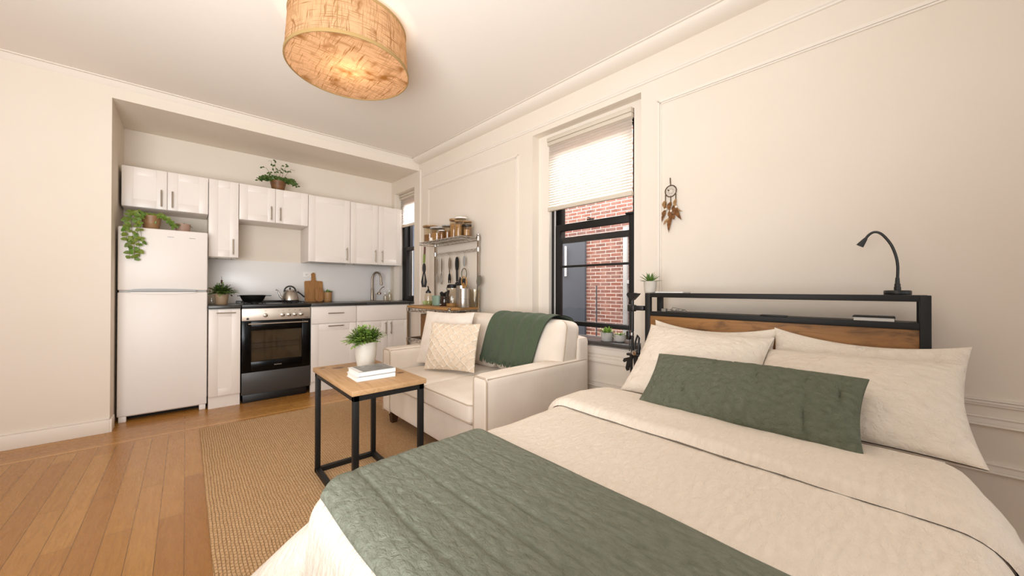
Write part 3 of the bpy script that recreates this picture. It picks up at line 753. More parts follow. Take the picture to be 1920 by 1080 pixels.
# ------------------------------------------------------------------ plants
def pot(t, c, r0, r1, h, m, wall=.006, lip=0, seg=32, fill=.9):
    pr = [(0, 0), (r0*.92, 0), (r0, .004), (r0+(r1-r0)*.6, h*.6), (r1, h-.004), (r1+lip, h-.003), (r1+lip, h), (r1-wall, h), (r1-wall-.002, h*fill), (0, h*fill)]
    p = part('pot', MB().lathe(pr, c, seg), m, t)
    part('soil', MB().lathe([(0, h*fill+.004), (r1-wall-.001, h*fill+.001)], c, seg), 'soil', p)
    return p
def fern(mb, c, n, rx, hz, L, leaflets, lw, seed=0, flat=1.0, up=.75, ll=None):
    rg = random.Random(seed)
    for i in range(n):
        a = rg.uniform(0, 2*PI); el = rg.uniform(.12, 1.0)**.8
        d = Vector((math.cos(a)*math.cos(el*PI/2), math.sin(a)*math.cos(el*PI/2)*flat, math.sin(el*PI/2)*up+.12))
        ln = L*rg.uniform(.65, 1.1)
        b = Vector(c)+Vector((math.cos(a)*rx*rg.uniform(0, .8), math.sin(a)*rx*rg.uniform(0, .8), 0))
        pts = []
        for k in range(7):
            t = k/6; pts.append(b+d*(ln*t)-Vector((0, 0, 1))*(ln*.45*t*t*(1.1-el*.6)))
        mb.cur = 0; mb.tube(pts, [.0016*(1-.6*k/6) for k in range(7)], 4)
        for k in range(leaflets):
            t = .22+.78*(k+1)/leaflets
            f = t*6; q = min(5, int(f)); p = pts[q].lerp(pts[q+1], f-q); tg = (pts[q+1]-pts[q]).normalized()
            sd = tg.cross(Vector((0, 0, 1))).normalized() if abs(tg.z) < .98 else Vector((1, 0, 0))
            for sgn in ((-1, 1) if k < leaflets-1 else (0,)):
                dd = (tg*.75+sd*sgn*1.0+Vector((0, 0, rg.uniform(-.1, .35)))).normalized()
                mb.cur = rg.choice((1, 1, 1, 2)); mb.leaf(p, dd, (ll or lw*3.2)*rg.uniform(.75, 1.15)*(1.1-.35*t), lw, .5, n=3)
    mb.cur = 0
    return mb
def vine(mb, pts, step, L, w, rg, both=True):
    P = [Vector(q) for q in pts]
    mb.cur = 0; mb.tube(P, .0016, 5)
    for A, Bq in zip(P, P[1:]):
        n = max(1, int((Bq-A).length/step))
        for i in range(n):
            for sg in (-1, 1):
                if not both and rg.random() < .45: continue
                p = A.lerp(Bq, (i+rg.random())/n)
                d = Vector((sg*rg.uniform(.4, 1), rg.uniform(-.45, -.05), rg.uniform(-.75, .5)))
                mb.cur = rg.choice((1, 1, 2)); mb.leaf(p+Vector((0, rg.uniform(-.012, .004), 0)), d, L*rg.uniform(.7, 1.2), w*rg.uniform(.75, 1.15), .5, side=d.cross(Vector((rg.uniform(-.5, .5), -1, rg.uniform(-.1, .9)))), n=4)
# counter plant left of the stove
t = thing('potted_plant', 'bushy green plant in a beige pot on the worktop beside the fridge', 'potted plant', (.246, 4.28, .9045))
pot(t, (.246, 4.28, .9045), .042, .054, .098, 'beigepot')
part('foliage', fern(MB(), (.246, 4.28, 1.0), 80, .038, 0, .115, 6, .0085, 3, up=.95, ll=.026), ['stem', 'leaf', 'leafd'], t, recalc=False)
part('flower_stalk', MB().tube([(.25, 4.28, .99), (.247, 4.28, 1.10), (.245, 4.28, 1.165)], .0015, 5).lathe([(0, 0), (.006, .004), (.0095, .012), (.006, .02), (.009, .028), (.006, .036), (0, .04)], (.246, 4.28, 1.095), 8), ['twine'], t)
g = thing('carafe', 'clear glass carafe tucked between the fridge and the beige potted plant', 'glass', (.180, 4.40, .9045))
part('body', MB().lathe([(0, 0), (.026, 0), (.028, .006), (.026, .07), (.018, .10), (.022, .16)], (.180, 4.40, .9045), 20), 'jar', g)
# cabinet-top plant
t = thing('potted_plant', 'dark leafy fern in a brown pot on top of the wall cabinets', 'potted plant', (.706, 4.42, 2.0555))
pot(t, (.706, 4.42, 2.0555), .052, .072, .105, 'darkpot')
mb = MB(); rg = random.Random(15)
for k in range(30):
    a = PI*(k+.5)/30+rg.uniform(-.1, .1); ln = rg.uniform(.09, .14); c = Vector((.706+.045*math.cos(a), 4.40+rg.uniform(-.03, .03), 2.155))
    dx, dz = math.cos(a), abs(math.sin(a))*.55+.12; y = rg.uniform(-.35, .15)
    vine(mb, [c, c+Vector((dx*ln*.5, y*ln*.5, dz*ln*.6)), c+Vector((dx*ln*.85, y*ln*.9, dz*ln*.55)), c+Vector((dx*ln*1.1, y*ln, dz*ln*.2-.02*abs(dx)))], .017, .024, .0095, rg)
for x1, z1 in ((-.062, .20), (-.035, .215), (.022, .17), (.062, .185), (.10, .15), (-.10, .12)):
    c = Vector((.706+x1*.3, 4.40, 2.155))
    vine(mb, [c, c+Vector((x1*.4, 0, z1*.6)), c+Vector((x1*.8, -.01, z1)), c+Vector((x1*1.15, -.015, z1*.95))], .03, .026, .010, rg, False)
part('foliage', mb, ['stem', 'leafd', 'leafd'], t, recalc=False)
# trailing plant on the fridge
fz = 1.5405
t = thing('trailing_plant', 'trailing plant in a brown pot on the fridge, vines hanging down its door', 'potted plant', (-.215, 4.255, fz))
p = pot(t, (-.215, 4.255, fz), .048, .064, .112, 'terra')
part('leaf_motif', MB().leaf((-.190, 4.196, fz+.042), (.15, -.05, 1), .03, .006, .1, side=(1, 0, 0)), 'leafo', p, recalc=False)
rg = random.Random(5)
mb = MB()
for k in range(5):
    x = -.345+.020*k+rg.uniform(-.01, .01); zb = (1.38, 1.285, 1.275, 1.30, 1.40)[k]
    vine(mb, [(-.25+.006*k, 4.24, 1.655), (-.30+.010*k, 4.20, 1.66+rg.uniform(-.01, .02)), (x-.014, 4.130, 1.60), (x-.012, 4.120, 1.52), (x, 4.124, 1.42), (x+.004, 4.128, zb)], .024, .034, .0150, rg, False)
for k in range(8):
    a = rg.uniform(.2*PI, 1.1*PI)
    b = Vector((-.215+.045*math.cos(a), 4.25+.045*math.sin(a), 1.64))
    vine(mb, [b, b+Vector((.03*math.cos(a), .02*math.sin(a)-.01, .035)), b+Vector((.075*math.cos(a), .03*math.sin(a)-.02, .03))], .018, .034, .0145, rg)
for k in range(4):
    vine(mb, [(-.20, 4.23, 1.65), (-.15, 4.21, 1.665-.005*k), (-.115, 4.20, 1.635), (-.085, 4.195, 1.595+.004*k), (-.07, 4.19, 1.565)], .018, .028, .011, rg)
part('foliage', mb, ['stem', 'leafo', 'leaf'], t, recalc=False)
t = thing('potted_plant', 'small pinkish clay pot with a low pale plant at the right on the fridge', 'potted plant', (-.022, 4.28, fz))
pot(t, (-.022, 4.28, fz), .047, .052, .072, 'pinkpot')
part('foliage', fern(MB(), (-.022, 4.28, fz+.066), 16, .03, 0, .062, 4, .007, 12, 1, .28), ['stem', 'leafo', 'leaf'], t, recalc=False)
# woven pot with succulent beside the boards
t = thing('potted_plant', 'small succulent in a pale wooden pot right of the chopping boards', 'potted plant', (1.222, 4.555, .9045))
pot(t, (1.222, 4.555, .9045), .041, .045, .112, 'bamboo')
mb = MB(); rg = random.Random(3)
for i in range(26):
    a = rg.uniform(0, 2*PI); el = rg.uniform(.5, 1.4)
    mb.cur = rg.choice((0, 1)); mb.leaf((1.222+.02*math.cos(a), 4.555+.02*math.sin(a), 1.0), (math.cos(a)*math.cos(el), math.sin(a)*math.cos(el), math.sin(el)), rg.uniform(.035, .065), .008, .3, n=4)
part('foliage', mb, ['aloe', 'leaf'], t, recalc=False)
# ------------------------------------------------------------------ wire rack (window-wall frame: x = n, y = a)
RA0, RA1, RN0, RN1 = 2.69, 3.43, 1.86, 2.185
rk = thing('wire_rack', 'chrome wire kitchen rack with a wooden worktop, against the wall behind the sofa', 'shelf rack', ((RN0+RN1)/2, (RA0+RA1)/2, 0), 'W')
def post(n, a, z1):
    mb = MB().lathe([(0, 0), (.016, 0), (.016, .006), (.0125, .012), (.0125, z1-.012), (.014, z1-.010), (.014, z1), (0, z1)], (n, a, 0), 16)
    for z in [q for q in (.535, .845, 1.430, 1.535) if q < z1]: mb.lathe([(.0125, -.022), (.0165, -.020), (.0180, .018), (.0125, .020)], (n, a, z), 16)
    part('post', mb, 'chrome', rk)
for n, a, z in ((RN0, RA0, .885), (RN0, RA1, .885), (RN1, RA0, 1.575), (RN1, RA1, 1.575)): post(n, a, z)
def truss(mb, p, q, h, r=.0032, step=.035):
    p, q = Vector(p), Vector(q); up = Vector((0, 0, h))
    mb.tube([p, q], r, 6); mb.tube([p+up, q+up], r, 6)
    k = max(2, int((q-p).length/step)); pts = [p.lerp(q, i/k)+up*(i % 2) for i in range(k+1)]
    mb.tube(pts, r*.7, 5)
def wire_shelf(z, h, n0, n1, a0, a1, grid=True):
    mb = MB()
    truss(mb, (n0, a0, z), (n0, a1, z), h); truss(mb, (n1, a0, z), (n1, a1, z), h)
    truss(mb, (n0, a0, z), (n1, a0, z), h); truss(mb, (n0, a1, z), (n1, a1, z), h)
    if grid:
        k = int((a1-a0)/.022)
        for i in range(1, k): mb.tube([(n0, a0+(a1-a0)*i/k, z+h+.002), (n1, a0+(a1-a0)*i/k, z+h+.002)], .0016, 5)
        for i in range(1, 4): mb.tube([(n0+(n1-n0)*i/4, a0, z+h-.002), (n0+(n1-n0)*i/4, a1, z+h-.002)], .0028, 6)
    part('wire_shelf', mb, 'chrome', rk)
wire_shelf(.822, .036, RN0, RN1, RA0, RA1)
wire_shelf(.520, .036, RN0, RN1, RA0, RA1)
wire_shelf(.130, .036, RN0, RN1, RA0, RA1)
UN0 = 1.985
wire_shelf(1.515, .026, UN0, RN1, RA0, RA1)
mb = MB(); truss(mb, (RN1, RA0, 1.418), (RN1, RA1, 1.418), .020); part('hanging_rail', mb, 'chrome', rk)
part('wood_top', B(RN0+.010, RN1-.010, RA0-.02, RA1+.02, .8645, .886, .003).box(RN0-.02, RN0+.012, RA0+.018, RA1-.018, .8645, .886, .003), 'shelfwood', rk, 'butcher block worktop')
solo('storage_box', B(1.90, 2.15, 2.75, 3.25, .561, .805, .006), 'box', 'brown woven storage box on the middle shelf of the wire rack', 'box', (2.02, 2.95, .561), 'W')
solo('storage_box', B(1.90, 2.15, 2.80, 3.30, .171, .40, .006).box(1.892, 1.9, 2.80, 3.30, .36, .40, .002), 'rosewood', 'dark brown box on the lowest shelf of the wire rack', 'box', (2.02, 2.95, .171), 'W')
# jars on the upper shelf
JZ = 1.5465
def jar_(label, a, n, r, h, fill, fm, lid, lh=.014, sq=False, lr=1.0, over=0):
    t = thing('storage_jar', label, 'jar', (n, a, JZ), 'W', 'storage jars on the top shelf')
    c = (n, a, JZ)
    part('glass', MB().lathe([(0, .0), (r, 0), (r+.001, .005), (r+.001, h), (r-.003, h), (r-.003, .004), (0, .004)], c, 24), 'jar', t)
    part('contents', MB().lathe([(0, .0045), (r-.0035, .0045), (r-.0035, fill*h), (r*.4, fill*h+.006), (0, fill*h+.004)], c, 20), fm, t)
    part('lid', MB().lathe([(0, h+.0005), ((r+.003)*lr, h+.0005), ((r+.004)*lr, h+.003), ((r+.004)*lr, h+lh), (0, h+lh+.001+over)], c, 24), lid, t)
jar_('glass jar of brown grain with a pale wooden lid, leftmost on the top shelf', 3.395, 2.10, .068, .165, .50, 'grain', 'lidwood', .014, lr=1.12)
jar_('low wide glass jar with a pale metal lid beside the leftmost jar', 3.225, 2.08, .072, .128, .62, 'oats', 'lightmetal', .012)
jar_('glass jar of brown grain with a dark rim, third from the left', 3.070, 2.10, .056, .135, .62, 'grain', 'greyplastic', .010)
jar_('tiny jar of amber grain standing in front of the third jar', 3.045, 2.012, .027, .078, .85, 'grain', 'white', .008)
jar_('tall glass jar of pasta with a wooden lid near the middle of the shelf', 2.962, 2.10, .042, .178, .80, 'pasta', 'lidwood', .018)
jar_('tallest glass jar with a wide white lid on the top shelf', 2.862, 2.11, .046, .185, .72, 'oats', 'white', .012, lr=1.2, over=.006)
jar_('slim glass jar of oats with a wooden lid in front of the white-lidded jar', 2.785, 2.025, .036, .135, .80, 'pasta', 'lidwood', .010)
jar_('slim glass jar of oats with a pale lid, second from the right', 2.768, 2.118, .036, .140, .80, 'oats', 'lidwood', .010)
jar_('short glass jar with a flat black lid, rightmost beside the corner post', 2.705, 2.06, .030, .090, .65, 'pasta', 'black', .012, lr=1.35)
t = thing('sugar_bowl', 'tiny white pot standing between the two left jars', 'pot', (2.015, 3.235, JZ), 'W')
part('body', MB().lathe([(0, 0), (.022, 0), (.024, .01), (.022, .03), (0, .032)], (2.015, 3.235, JZ), 16), 'sugar', t)
# things standing on the wooden top
TZ = .8865
t = thing('small_bowl', 'pale green glass bowl at the left end of the wooden rack top', 'bowl', (2.07, 3.40, TZ), 'W')
part('body', MB().lathe([(0, 0), (.042, 0), (.050, .01), (.054, .042), (.050, .042), (.046, .012), (0, .008)], (2.07, 3.40, TZ), 24), 'limeglass', t)
t = thing('oil_bottle', 'clear glass bottle with a black pourer on the rack top, left of the green cup', 'bottle', (2.02, 3.30, TZ), 'W')
part('glass', MB().lathe([(0, 0), (.034, 0), (.036, .006), (.036, .10), (.030, .122), (.026, .128)], (2.02, 3.30, TZ), 24), 'jar', t)
part('pourer', MB().lathe([(0, .126), (.028, .126), (.028, .142), (.016, .15), (.010, .165), (0, .166)], (2.02, 3.30, TZ), 18).tube([(2.02, 3.30, TZ+.16), (2.01, 3.285, TZ+.185), (1.995, 3.27, TZ+.195)], .006), 'black', t)
t = thing('cup', 'sage green ceramic cup on the rack top', 'cup', (2.05, 3.165, TZ), 'W')
part('body', MB().lathe([(0, 0), (.050, 0), (.056, .006), (.062, .10), (.058, .10), (.052, .008), (0, .006)], (2.05, 3.165, TZ), 28), 'sage', t)
t = thing('utensil_jar', 'dark amber jar packed with black handled tools right of the green cup', 'utensil jar', (2.05, 3.045, TZ), 'W')
part('jar', MB().lathe([(0, 0), (.046, 0), (.050, .01), (.048, .09), (.044, .098), (.040, .098), (.042, .01), (0, .008)], (2.05, 3.045, TZ), 24), 'amber', t)
rg = random.Random(4)
for k in range(7):
    a = 2*PI*k/7; q = Vector((2.05+.022*math.cos(a), 3.045+.022*math.sin(a), TZ+.02)); tip = q+Vector((.016*math.cos(a), .02*math.sin(a), rg.uniform(.105, .135)))
    part('tool_handle', MB().tube([q, q.lerp(tip, .6), tip, tip+Vector((0, 0, .006))], [.006, .008, .012, .006], 8), 'black', t)
part('tag', B(1.9985, 2.0005, 3.03, 3.06, TZ+.012, TZ+.022), 'lightmetal', t)
t = thing('glass_jar', 'clear glass jar with a dark metal clip lid in the middle of the rack top', 'jar', (2.04, 2.905, TZ), 'W')
part('glass', MB().lathe([(0, 0), (.056, 0), (.060, .008), (.058, .12), (.045, .155), (.045, .178)], (2.04, 2.905, TZ), 28), 'jar', t)
part('contents', MB().lathe([(0, .003), (.052, .003), (.055, .03), (0, .034)], (2.04, 2.905, TZ), 24), 'oats', t)
part('lid', MB().lathe([(0, .178), (.048, .178), (.050, .184), (.050, .205), (.03, .214), (0, .214)], (2.04, 2.905, TZ), 24).tube([(1.985, 2.905, TZ+.14), (1.978, 2.905, TZ+.18), (1.99, 2.905, TZ+.20)], .003), 'castiron', t)
def canister(label, n, a, r, h):
    t = thing('steel_canister', label, 'canister', (n, a, TZ), 'W', 'steel canisters holding utensils')
    part('body', MB().lathe([(0, 0), (r, 0), (r+.001, .003), (r+.001, h*.45), (r-.001, h*.46), (r+.001, h*.47), (r+.001, h), (r-.002, h), (r-.002, .004), (0, .004)], (n, a, TZ), 32), 'steel', t)
canister('tall polished steel canister right of the clip-lid jar on the rack top', 2.07, 2.790, .056, .200)
canister('shorter ribbed steel canister near the right end of the rack top', 2.00, 2.672, .052, .172)
t = thing('glass_vase', 'clear glass utensil jar at the right end of the rack top', 'jar', (2.12, 2.655, TZ), 'W')
part('glass', MB().lathe([(0, 0), (.040, 0), (.044, .006), (.050, .165), (.047, .165), (.041, .008), (0, .006)], (2.12, 2.655, TZ), 28), 'jar', t)
# utensils standing in the canisters
def blade(mb, X, L, w, hl, hr, th=.004, k=8):
    """flat oval head on a stem along local z"""
    poly = [(w*math.cos(2*PI*i/24), L+hl*.5+hl*.5*math.sin(2*PI*i/24)) for i in range(24)]
    mb.prism(poly, -th/2, th/2, 'x', X); mb.tube([(0, 0, 0), (0, 0, L+.01)], hr, 8, X=X)
    return mb
def tilt(n, a, z, rx, ry): return Matrix.Translation((n, a, z)) @ Matrix.Rotation(R(rx), 4, 'X') @ Matrix.Rotation(R(ry), 4, 'Y')
def utensil(name, label, cat, mb, m, org, group=None):
    return solo(name, mb, m, label, cat, org, 'W', group)
o = (2.125, 2.66, TZ+.012)
utensil('spatula', 'large grey nylon spoon leaning in the clear jar at the right end', 'spoon', blade(MB(), tilt(2.125, 2.66, TZ+.010, 9, 4), .19, .036, .10, .006), 'utgrey', o)
t = thing('strainer', 'wooden rimmed strainer standing in the ribbed steel canister', 'strainer', (2.0, 2.66, TZ+.01), 'W')
X = tilt(1.995, 2.66, TZ+.008, 6, -4)
pts = [X @ Vector((0, .038*math.cos(2*PI*i/28), .225+.048*math.sin(2*PI*i/28))) for i in range(28)]
part('rim', MB().tube(pts, .0045, 8, True), 'tan', t)
part('handle', MB().tube([X @ Vector((0, 0, 0)), X @ Vector((0, 0, .178))], .004), 'tan', t)
utensil('black_ladle', 'black handled ladle standing in the tall steel canister', 'ladle',
        MB().tube([(2.05, 2.775, TZ+.01), (2.05, 2.775, TZ+.235)], .011, 10).prism([(-.022, .18), (.022, .18), (.026, .235), (-.02, .24)], -.006, .006, 'x', Matrix.Translation((2.035, 2.745, TZ+.02))), 'black', (2.05, 2.775, TZ+.01))
utensil('black_spatula', 'black turner with a hooked head behind the clip-lid jar', 'spatula',
        MB().tube([(2.085, 2.81, TZ+.01), (2.085, 2.825, TZ+.225)], .007, 8).prism([(-.03, .20), (.02, .20), (.03, .245), (.01, .285), (-.02, .25)], -.004, .004, 'x', Matrix.Translation((2.085, 2.83, TZ))), 'black', (2.085, 2.81, TZ+.01))
utensil('wooden_spoon', 'pale wooden spoon standing in the ribbed steel canister', 'spoon', blade(MB(), tilt(2.02, 2.69, TZ+.008, -5, 2), .16, .018, .06, .004), 'tan', (2.02, 2.69, TZ))
# hanging utensils
HZ = 1.4145
def hook(mb, a, n=RN1-.004): return mb.tube([(n+.004, a, 1.4215), (n-.008, a, 1.424), (n-.010, a, 1.414), (n-.010, a, 1.385), (n-.006, a, 1.375), (n-.001, a, 1.381)], .0016, 6)
def hang(name, label, cat, a, build, mats):
    t = thing(name, label, cat, (RN1-.012, a, 1.38), 'W', 'utensils hanging from the rack rail')
    part('hook', hook(MB(), a), 'chrome', t)
    for nm, mb, m in build(RN1-.014, a): part(nm, mb, m, t)
def oval(w, h, cz, n, a, th=.004, seg=24): return [(a+w*math.cos(2*PI*i/seg), cz+h*math.sin(2*PI*i/seg)) for i in range(seg)]
def b_spoon(n, a): return [('handle', MB().prism(oval(.012, .085, 1.295, n, a), n-.002, n+.002, 'x'), 'nickel'), ('head', MB().prism(oval(.020, .050, 1.165, n, a), n-.003, n+.003, 'x'), 'steel')]
def b_whisk(n, a):
    mb = MB()
    for k in range(5):
        w = (k-2)*.012; mb.tube([(n, a, 1.24), (n-.004, a+w*.9, 1.19), (n, a+w*1.1, 1.14), (n, a+w*.4, 1.105)], .0018, 5)
    return [('handle', MB().prism(oval(.010, .072, 1.305, n, a), n-.003, n+.003, 'x'), 'nickel'), ('wires', mb, 'steel')]
def b_slotted(n, a):
    p = [(a-.022, 1.12), (a-.024, 1.165), (a-.016, 1.205), (a, 1.222), (a+.016, 1.205), (a+.024, 1.165), (a+.022, 1.12), (a+.008, 1.112), (a+.007, 1.145), (a-.007, 1.145), (a-.008, 1.112)]
    return [('handle', MB().prism(oval(.020, .066, 1.312, n, a), n-.003, n+.003, 'x'), 'nickel'), ('neck', MB().tube([(n, a, 1.25), (n, a, 1.21)], .005), 'castiron'), ('head', MB().prism(p, n-.002, n+.002, 'x'), 'castiron')]
def b_black(n, a): return [('handle', MB().prism(oval(.021, .070, 1.308, n, a), n-.009, n+.009, 'x'), 'castiron'), ('shaft', MB().tube([(n, a, 1.25), (n, a-.004, 1.13)], .012), 'black'), ('head', MB().prism(oval(.034, .030, 1.098, n, a-.008), n-.006, n+.006, 'x'), 'black')]
def b_sieve(n, a):
    pts = [(n-.01, a-.012+.040*math.cos(2*PI*i/26), 1.205+.052*math.sin(2*PI*i/26)) for i in range(26)]
    return [('handle', MB().prism(oval(.020, .050, 1.328, n, a), n-.003, n+.003, 'x'), 'greyplastic'), ('ring', MB().tube(pts, .005, 8, True), 'utgrey'), ('clip', MB().box(n-.012, n-.002, a-.026, a-.004, 1.03, 1.16, .003), 'black')]
hang('serving_spoon', 'slim steel spoon hanging first from the left on the rack rail', 'spoon', 3.375, b_spoon, None)
hang('whisk', 'steel whisk hanging second on the rack rail', 'whisk', 3.285, b_whisk, None)
hang('slotted_spoon', 'black notched spoon with a steel handle hanging at the middle of the rail', 'spoon', 3.140, b_slotted, None)
hang('black_server', 'thick black handled server hanging right of the notched spoon', 'ladle', 3.010, b_black, None)
hang('small_sieve', 'round sieve with a grey handle hanging rightmost on the rail', 'sieve', 2.890, b_sieve, None)
# tongs hanging from the upper shelf
t = thing('kitchen_tongs', 'black tongs with a lime and red handle hanging from the top shelf end', 'tongs', (2.06, 3.40, 1.51), 'W')
an, aa = 2.03, 3.395
part('hook', MB().tube([(an, aa, 1.5165), (an-.004, aa, 1.505), (an, aa, 1.495)], .002, 6), 'chrome', t)
part('handle', MB().tube([(an, aa-.006, 1.50), (an, aa, 1.42)], .010, 10), 'rosewood', t, 'red brown upper handle')
part('handle', MB().tube([(an, aa+.002, 1.42), (an, aa+.012, 1.33)], .012, 10), 'limegreen', t, 'lime green lower handle')
part('shaft', MB().prism(oval(.026, .052, 1.275, an, aa+.008), an-.006, an+.006, 'x'), 'black', t)
mb = MB()
for s_ in (-1, 1): mb.tube([(an, aa+.008+s_*.006, 1.245), (an, aa+.008+s_*.024, 1.18), (an, aa+.008+s_*.034, 1.13), (an, aa+.008+s_*.020, 1.075)], [.006, .008, .014, .012], 8)
part('jaw', mb, 'black', t)
# ------------------------------------------------------------------ sofa (main frame)
SY0_, SY1_ = 1.495, 2.830; SF, SBk = 1.165, 2.055
sf = thing('sofa', 'cream upholstered two-seat sofa standing under the tall window', 'sofa', (1.6, 2.16, 0))
part('base', MB().cushion(SF+.012, SBk-.01, SY0_+.012, 2.728, .102, .300, .012, n=8), 'sofa', sf)
part('back_frame', MB().cushion(1.93, SBk, SY0_+.004, 2.732, .10, .735, .03, (.0, .0, .006), n=12), 'sofa', sf)
def arm(y0, y1, xb):
    a = part('arm', MB().cushion(SF, xb, y0, y1, .100, .590, .022, (.0, .004, .006), n=14), 'sofa', sf)
    mb = MB()
    pts = [(SF+.004, y0+.006, .10), (SF+.004, y0+.006, .565), (SF+.004, y0+.02, .582), (SF+.004, y1-.02, .582), (SF+.004, y1-.006, .565), (SF+.004, y1-.006, .10)]
    mb.tube(pts, 0.0048, 6); yo = y0+.006 if y0 < 2 else y1-.006
    mb.tube([(SF+.01, y0+.008, .578), (xb-.02, y0+.008, .580)], 0.0048, 6)
    mb.tube([(SF+.01, y1-.008, .578), (xb-.02, y1-.008, .580)], 0.0048, 6)
    part('piping', mb, 'sofa_pipe', a)
arm(SY0_, 1.622, SBk-.012); arm(2.703, SY1_, 1.712)
SM = 2.1625
def rect_pipe(x0, x1, y0, y1, z, r, k=4):
    p = rounded(x0, x1, y0, y1, r, k); return MB().tube([(a, b, z) for a, b in p], 0.0048, 6, True)
for y0, y1 in ((1.624, SM-.004), (SM+.004, 2.701)):
    s_ = part('seat_cushion', MB().cushion(SF-.012, 1.93, y0, y1, .302, .432, .028, (.006, .0, .014), n=18, wr=.0015), 'sofa', sf)
    p = rect_pipe(SF-.010, 1.92, y0+.003, y1-.003, .414, .03); p2 = rect_pipe(SF-.010, 1.92, y0+.003, y1-.003, .322, .03)
    p.add(p2.v, p2.f); part('piping', p, 'sofa_pipe', s_)
def Xback(y): return Matrix.Translation((1.835, y, .43)) @ Matrix.Rotation(R(9), 4, 'Y')
for y0, y1, z0 in ((1.512, SM-.002, .01), (SM+.002, 2.695, .01)):
    X = Xback((y0+y1)/2); h = (y1-y0)/2
    s_ = part('back_cushion', MB().cushion(-.095, .095, -h, h, z0, .415, .05, (.035, .0, .012), n=18, wr=.003, seed=y0, X=X), 'sofa', sf)
    p = rounded(-h+.004, h-.004, z0+.004, .411, .045, 5)
    mb = MB().tube([X @ Vector((-.060, a, b)) for a, b in p], 0.0048, 6, True)
    part('piping', mb, 'sofa_pipe', s_)
for x, y in ((SF+.06, SY0_+.07), (SF+.06, SY1_-.07), (SBk-.07, SY0_+.07), (SBk-.07, 2.66)):
    mb = MB(); a, b = .020, .031
    zt, z0 = .112, 0.0075 if x < 1.3 else 0
    mb.add([(x-a, y-a, z0), (x+a, y-a, z0), (x+a, y+a, z0), (x-a, y+a, z0), (x-b, y-b, zt), (x+b, y-b, zt), (x+b, y+b, zt), (x-b, y+b, zt)],
           [(0, 1, 2, 3), (4, 5, 6, 7), (0, 1, 5, 4), (1, 2, 6, 5), (2, 3, 7, 6), (3, 0, 4, 7)])
    part('leg', mb, 'legwood', sf, 'dark wooden tapered leg')
# cushions on the sofa
def pillow(w, h, t, k=.07, n=40, disp=None, sag=0, wr=.006, seed=0, p=.5, edge=.004, two=0):
    """pillow in local x (width) y (height) z (thickness)"""
    mb = MB()
    def top(sgn):
        def f(u, v):
            u = 2*u-1; v = 2*v-1
            u = math.copysign(1-(1-abs(u))**1.35, u); v = math.copysign(1-(1-abs(v))**1.35, v)
            x = w/2*u*(1-k*(1-v*v)**1.0); y = h/2*v*(1-k*(1-u*u))
            b = max(0, (1-u*u))*max(0, (1-v*v)); th = t/2*b**p
            z = sgn*(th+edge*.5)
            q = Vector((x*7+seed*3.3, y*7, sgn*2.0+seed))
            fade = min(1, b*6)
            z += wr*fade*noise.noise(q)+wr*.5*fade*noise.noise(q*2.7)
            if sag: y -= sag*(1-u*u)*max(0, v)
            if disp and sgn > 0: z += disp(u, v, x, y)*min(1, b*5)
            return (x, y, z)
        return f
    mb.grid(top(1), n, n)
    if two:
        def uv(i): 
            a, b = 2*(i//n)/n-1+1/n, 2*(i % n)/n-1+1/n
            a = math.copysign(1-(1-abs(a))**1.35, a); b = math.copysign(1-(1-abs(b))**1.35, b)
            return a, b, w/2*a*(1-k*(1-b*b)), h/2*b*(1-k*(1-a*a))
        mb.mi = [1 if disp(*uv(i)) > two else 0 for i in range(n*n)]
    mb.grid(top(-1), n, n)
    # seam welt
    return mb
def frame(c, ux, uy):
    ux = Vector(ux).normalized(); uy = Vector(uy); uy = (uy-ux*ux.dot(uy)).normalized(); uz = ux.cross(uy)
    return Matrix(((ux.x, uy.x, uz.x, c[0]), (ux.y, uy.y, uz.y, c[1]), (ux.z, uy.z, uz.z, c[2]), (0, 0, 0, 1)))
def pillow_obj(name, label, cat, mb, X, m, fr='M', group=None, c=None):
    q = MB().add(mb.v, mb.f, X); q.mi = list(mb.mi)
    org = (X[0][3], X[1][3], min(v[2] for v in q.v))
    me_m = m
    o = solo(name, q, me_m, label, cat, org, fr, group, sharp=60)
    b = bmesh.new(); b.from_mesh(o.data); bmesh.ops.remove_doubles(b, verts=b.verts[:], dist=.0002); bmesh.ops.recalc_face_normals(b, faces=b.faces[:]); b.to_mesh(o.data); b.free()
    return o
pillow_obj('sofa_cushion', 'plain cream square cushion at the far end of the sofa, behind the tufted one', 'cushion',
    pillow(.46, .44, .13, .05, seed=1), frame((1.555, 2.54, .66), (.42, -.9, 0), (.33, .15, 1)), 'pillow2', group='sofa cushions')
def tuft(u, v, x, y):
    nx = noise.noise(Vector((x*12, y*12, 3)))*.9; ny = noise.noise(Vector((x*12, y*12, 9)))*.9
    a = (x+y)*48+nx; b = (x-y)*48+ny
    r1 = max(0, 1-abs(math.sin(a))*2.6); r2 = max(0, 1-abs(math.sin(b))*2.6)
    base = max(r1, r2)
    loop = abs(noise.noise(Vector((x*60, y*60, 1))))
    return .013*base*(.7+.7*loop)+.004*loop
pillow_obj('sofa_cushion', 'cream cushion with a raised tufted diamond pattern on the sofa seat', 'cushion',
    pillow(.41, .36, .11, .05, n=170, disp=tuft, seed=2, wr=.004, two=.0055), frame((1.480, 2.315, .625), (.50, -.86, 0), (.30, .17, 1)), ['macrame', 'macrame_t'], group='sofa cushions')
